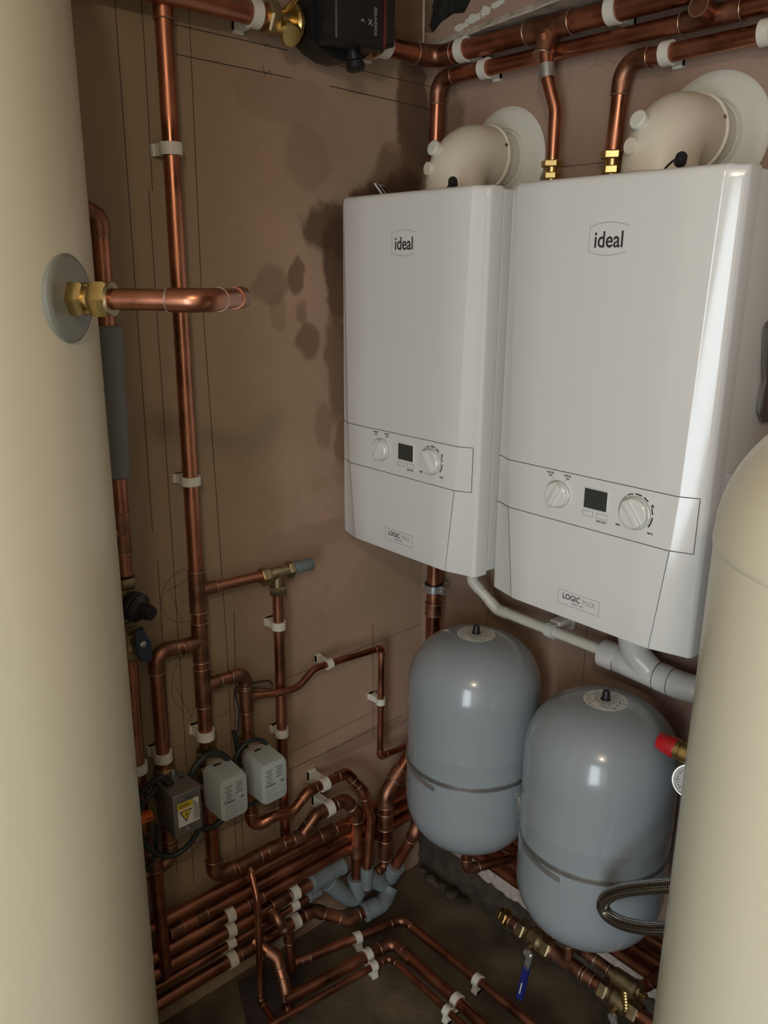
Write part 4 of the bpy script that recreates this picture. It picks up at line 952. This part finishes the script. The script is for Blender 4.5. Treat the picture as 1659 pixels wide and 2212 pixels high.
bm.faces.new([bm.verts.new(go+gd*.0066+u_*a+w_*b) for a, b in ((-.001, 0), (.001, 0), (-.010, -.012))]); obj('dial_marks', bm, INK, df, smooth=False)
bm = B(); lathe(bm, [(-.05, .006), (-.018, .006)], go, gd, 16); obj('stem', bm, BRA, t)

# ---------------------------------------------------------------- waste pipework under the boilers
t = run('copper_pipe', 'thick copper pipe held by a metal clamp above the left vessel', [(.24, -.052, 1.030), (.095, -.052, 1.018), (.095, -.052, .30)], .0180, [('e', .030)])
coupler(t, (.095, -.052, .830), (0, 0, 1), .03, .0180)
t = Thing('pipe_clamp', 'galvanised two-bolt pipe clamp on the thick copper pipe', 'clamp', (.095, -.052, .875))
c = V(.095, -.052, .885); bm = B(); lathe(bm, [(-.011, .0185), (-.011, .0225), (.011, .0225), (.011, .0185)], c, (0, 0, 1), 36, cap=False); obj('rubber_lining', bm, BLK, t)
bm = B(); lathe(bm, [(-.009, .0228), (-.009, .0246), (.009, .0246), (.009, .0228)], c, (0, 0, 1), 36, cap=False)
for s in (-1, 1): box(bm, (c.x+s*.022-(.012 if s < 0 else 0), c.y-.004, c.z-.010), (c.x+s*.022+(.012 if s > 0 else 0), c.y+.004, c.z+.010), .0008)
obj('steel_band', bm, STL, t)
for s in (-1, 1):
    bm = B(); sweep(bm, [(c.x+s*.029, c.y-.012, c.z), (c.x+s*.029, c.y+.012, c.z)], .0028, 12); hexnut(bm, V(c.x+s*.029, c.y-.009, c.z), (0, 1, 0), .004, .009); obj('bolt', bm, STL, t)
bm = B(); sweep(bm, [(c.x, c.y+.02, c.z), (c.x, -.001, c.z)], .005, 12); obj('wall_stud', bm, STL, t)
# cream condensate pipe
t = run('condensate_pipe', 'thin cream plastic overflow pipe running between the two boilers', [(.248, -.085, 1.062), (.248, -.085, .955), (.305, -.062, .898), (.60, -.062, .899)], .0115, [('e', .016), ('e', .018)], m=PVC, fm=PVC, ring=False, cat='pipe', sock=1.7)
t = Thing('pipe_clip', 'white plastic clip holding the cream overflow pipe to the back wall', 'clip', (.455, 0, .90))
bm = B(); lathe(bm, [(-.010, .0118), (-.010, .0160), (.010, .0160), (.010, .0118)], (.455, -.062, .8985), (1, 0, 0), 28, cap=False); obj('clip_band', bm, FLW, t)
bm = B(); box(bm, (.442, -.052, .899), (.468, -.0006, .917), .001); box(bm, (.438, -.010, .889), (.472, -.0006, .925), .001); obj('clip_base', bm, CLP, t)
# thick grey-white waste pipe
t = Thing('waste_pipe', 'thick pale grey plastic waste pipe curving from under the right boiler', 'pipe', (.60, -.065, .86))
A = V(.585, -.066, .897); dx = V(1, 0, -.012)
bm = B(); sweep(bm, [A-V(.002, 0, 0), A, A+V(.034, 0, 0), A+V(.036, 0, 0)], [.021, .0275, .0275, .0265], 36); obj('socket', bm, SOI, t)
bm = B(); sweep(bm, [(.615, -.066, .897), (.700, -.066, .894), (.712, -.066, .894)], [.0262, .0262, .026], 36)
sweep(bm, smoothpath([(.650, -.080, 1.062), (.650, -.080, .985), (.652, -.078, .955), (.664, -.072, .922), (.690, -.066, .898)], 8), .0262, 36); obj('swept_tee', bm, SOI, t)
bm = B(); sweep(bm, [(.708, -.066, .894), (.735, -.066, .893)], .0270, 36); obj('collar', bm, SOI, t)
bm = B(); sweep(bm, smoothpath([(.733, -.066, .893), (.765, -.064, .893), (.795, -.052, .895), (.815, -.030, .898), (.822, .02, .90)], 8), .0262, 36); obj('bend', bm, SOI, t)
bm = B()
for xx in (.621, .707, .736): torus(bm, (xx, -.066, .8938), (1, 0, 0), .0268, .0006, 40, 6)
obj('joint_line', bm, LIN, t)
bm = B(); pr = []
for i in range(22):
    a = 2*PI*i/22; q = 1+random.uniform(-.12, .12); pr.append((.835+.05*q*math.cos(a), -.0012, .925+.026*q*math.sin(a)))
prism(bm, pr, (0, -.002, 0)); struct('trim_9', bm, DRK)

# ================================================================== HOT WATER CYLINDERS
cx, cy, R = .313, -1.193, .25
t = Thing('hot_water_cylinder', 'tall cream hot water cylinder filling the left edge of the photo', 'cylinder', (cx, cy, 0))
bm = B(); lathe(bm, [(0, R*.96), (.02, R*.97), (.03, R), (1.98, R), (2.03, R*.97), (2.08, R*.86), (2.12, R*.62), (2.14, R*.3), (2.145, 0)], (cx, cy, .0005), (0, 0, 1), 128); obj('casing', bm, CRM, t)
n = V(.767, .641, 0).normalized(); bo_ = V(cx, cy, 1.587)+n*R
bm = B(); lathe(bm, [(-.012, .046), (.0020, .0465), (.0042, .044), (.0050, .040), (.0050, 0)], bo_, n, 56); cv = obj('boss_cover', bm, mat('cover_grey', (.20, .205, .175), .32), t)
t = Thing('cylinder_outlet', 'brass fitting and copper elbow sticking out of the left cream cylinder', 'pipe', tuple(bo_))
bm = B(); sweep(bm, [bo_+n*.003, bo_+n*.05], .0125, 24); obj('body', bm, BRA, t)
for s, L, af in ((.012, .018, .034), (.038, .020, .036)): nut(t, bo_+n*s, n, L, af, BRA)
bm = B(); lathe(bm, [(0, .0175), (.004, .0175)], bo_+n*.047, n, 24); obj('olive_ring', bm, BRAD, t)
ee = bo_+n*.153; aw = V(-.641, .767, 0)
path, arcs = fillet([bo_+n*.045, ee, ee+aw*.115], [('e', .020)]); bm = B(); sweep(bm, path, .0112, 28); obj('pipe', bm, COP, t)
arc, d1, d2 = arcs[0]; q = [arc[0]-d1*.020]+arc+[arc[-1]+d2*.020]; bm = B(); sweep(bm, q, .0127, 28); el = obj('elbow', bm, COP, t)
rings(el, q[0], d1, .0127, STL); rings(el, q[-1], d2, .0127, SOL)
bm = B(); lathe(bm, [(0, .0127), (.026, .0127), (.031, .010), (.033, 0)], ee+aw*.095, aw, 28); obj('end_cap', bm, COPD, t)

cx, cy, R = 1.211, -.501, .2
t = Thing('hot_water_cylinder', 'cream domed hot water cylinder at the right edge of the photo', 'cylinder', (cx, cy, 0))
bm = B(); lathe(bm, [(0, R*.97), (.02, R), (1.352, R), (1.356, R)], (cx, cy, .0005), (0, 0, 1), 128); obj('casing', bm, CRM, t)
bm = B(); lathe(bm, [(1.354, R*1.0), (1.356, R*1.006), (1.362, R*1.008), (1.368, R*1.004)]+[(1.368+.165*math.sin(a), R*1.003*math.cos(a)) for a in [i*PI/2/16 for i in range(1, 17)]], (cx, cy, .0005), (0, 0, 1), 128, cap=False); dm = obj('domed_top', bm, CRM, t)
az = math.radians(-25.6+180+62); pp = V(cx+(R+.001)*math.cos(math.radians(190)), cy+(R+.001)*math.sin(math.radians(190)), 1.40)
bm = B(); box(bm, (pp.x-.001, pp.y-.003, pp.z-.012), (pp.x+.006, pp.y+.003, pp.z+.014), .0006); obj('clip_slot', bm, GIN, dm)
# pressed metal bracket on the boiler side at the photo edge
t = Thing('metal_bracket', 'grey pressed metal bracket on the side of the right boiler', 'bracket', (.872, -.12, 1.41))
bm = B(); prism(bm, [V(.8715, a, b) for a, b in ((-.192, 1.545), (-.182, 1.556), (-.08, 1.556), (-.08, 1.405), (-.160, 1.408), (-.176, 1.425), (-.176, 1.455), (-.170, 1.470), (-.178, 1.49))], (.008, 0, 0)); bmesh.ops.bevel(bm, geom=bm.edges[:], offset=.002, segments=2, affect='EDGES')
obj('plate', bm, mat('bracket_grey', (.20, .185, .165), .35, .6), t)
bm = B(); box(bm, (.879, -.150, 1.43), (.883, -.09, 1.535), .002); obj('raised_panel', bm, mat('bracket_dark', (.13, .12, .105), .4, .6), t)

# room's own bulb (behind the camera)
t = Thing('ceiling_bulb', 'warm light bulb hanging from the ceiling behind the camera', 'lamp', (1.75, -1.75, 2.2))
bm = B(); sweep(bm, [(1.75, -1.75, RZ), (1.75, -1.75, 2.235)], .003, 8); obj('cord', bm, STK, t)
bm = B(); lathe(bm, [(0, .016), (.04, .016), (.045, .01)], (1.75, -1.75, 2.20), (0, 0, 1), 20); obj('holder', bm, STK, t)

for o in bpy.data.objects:
    if '_b' in o: del o['_b']
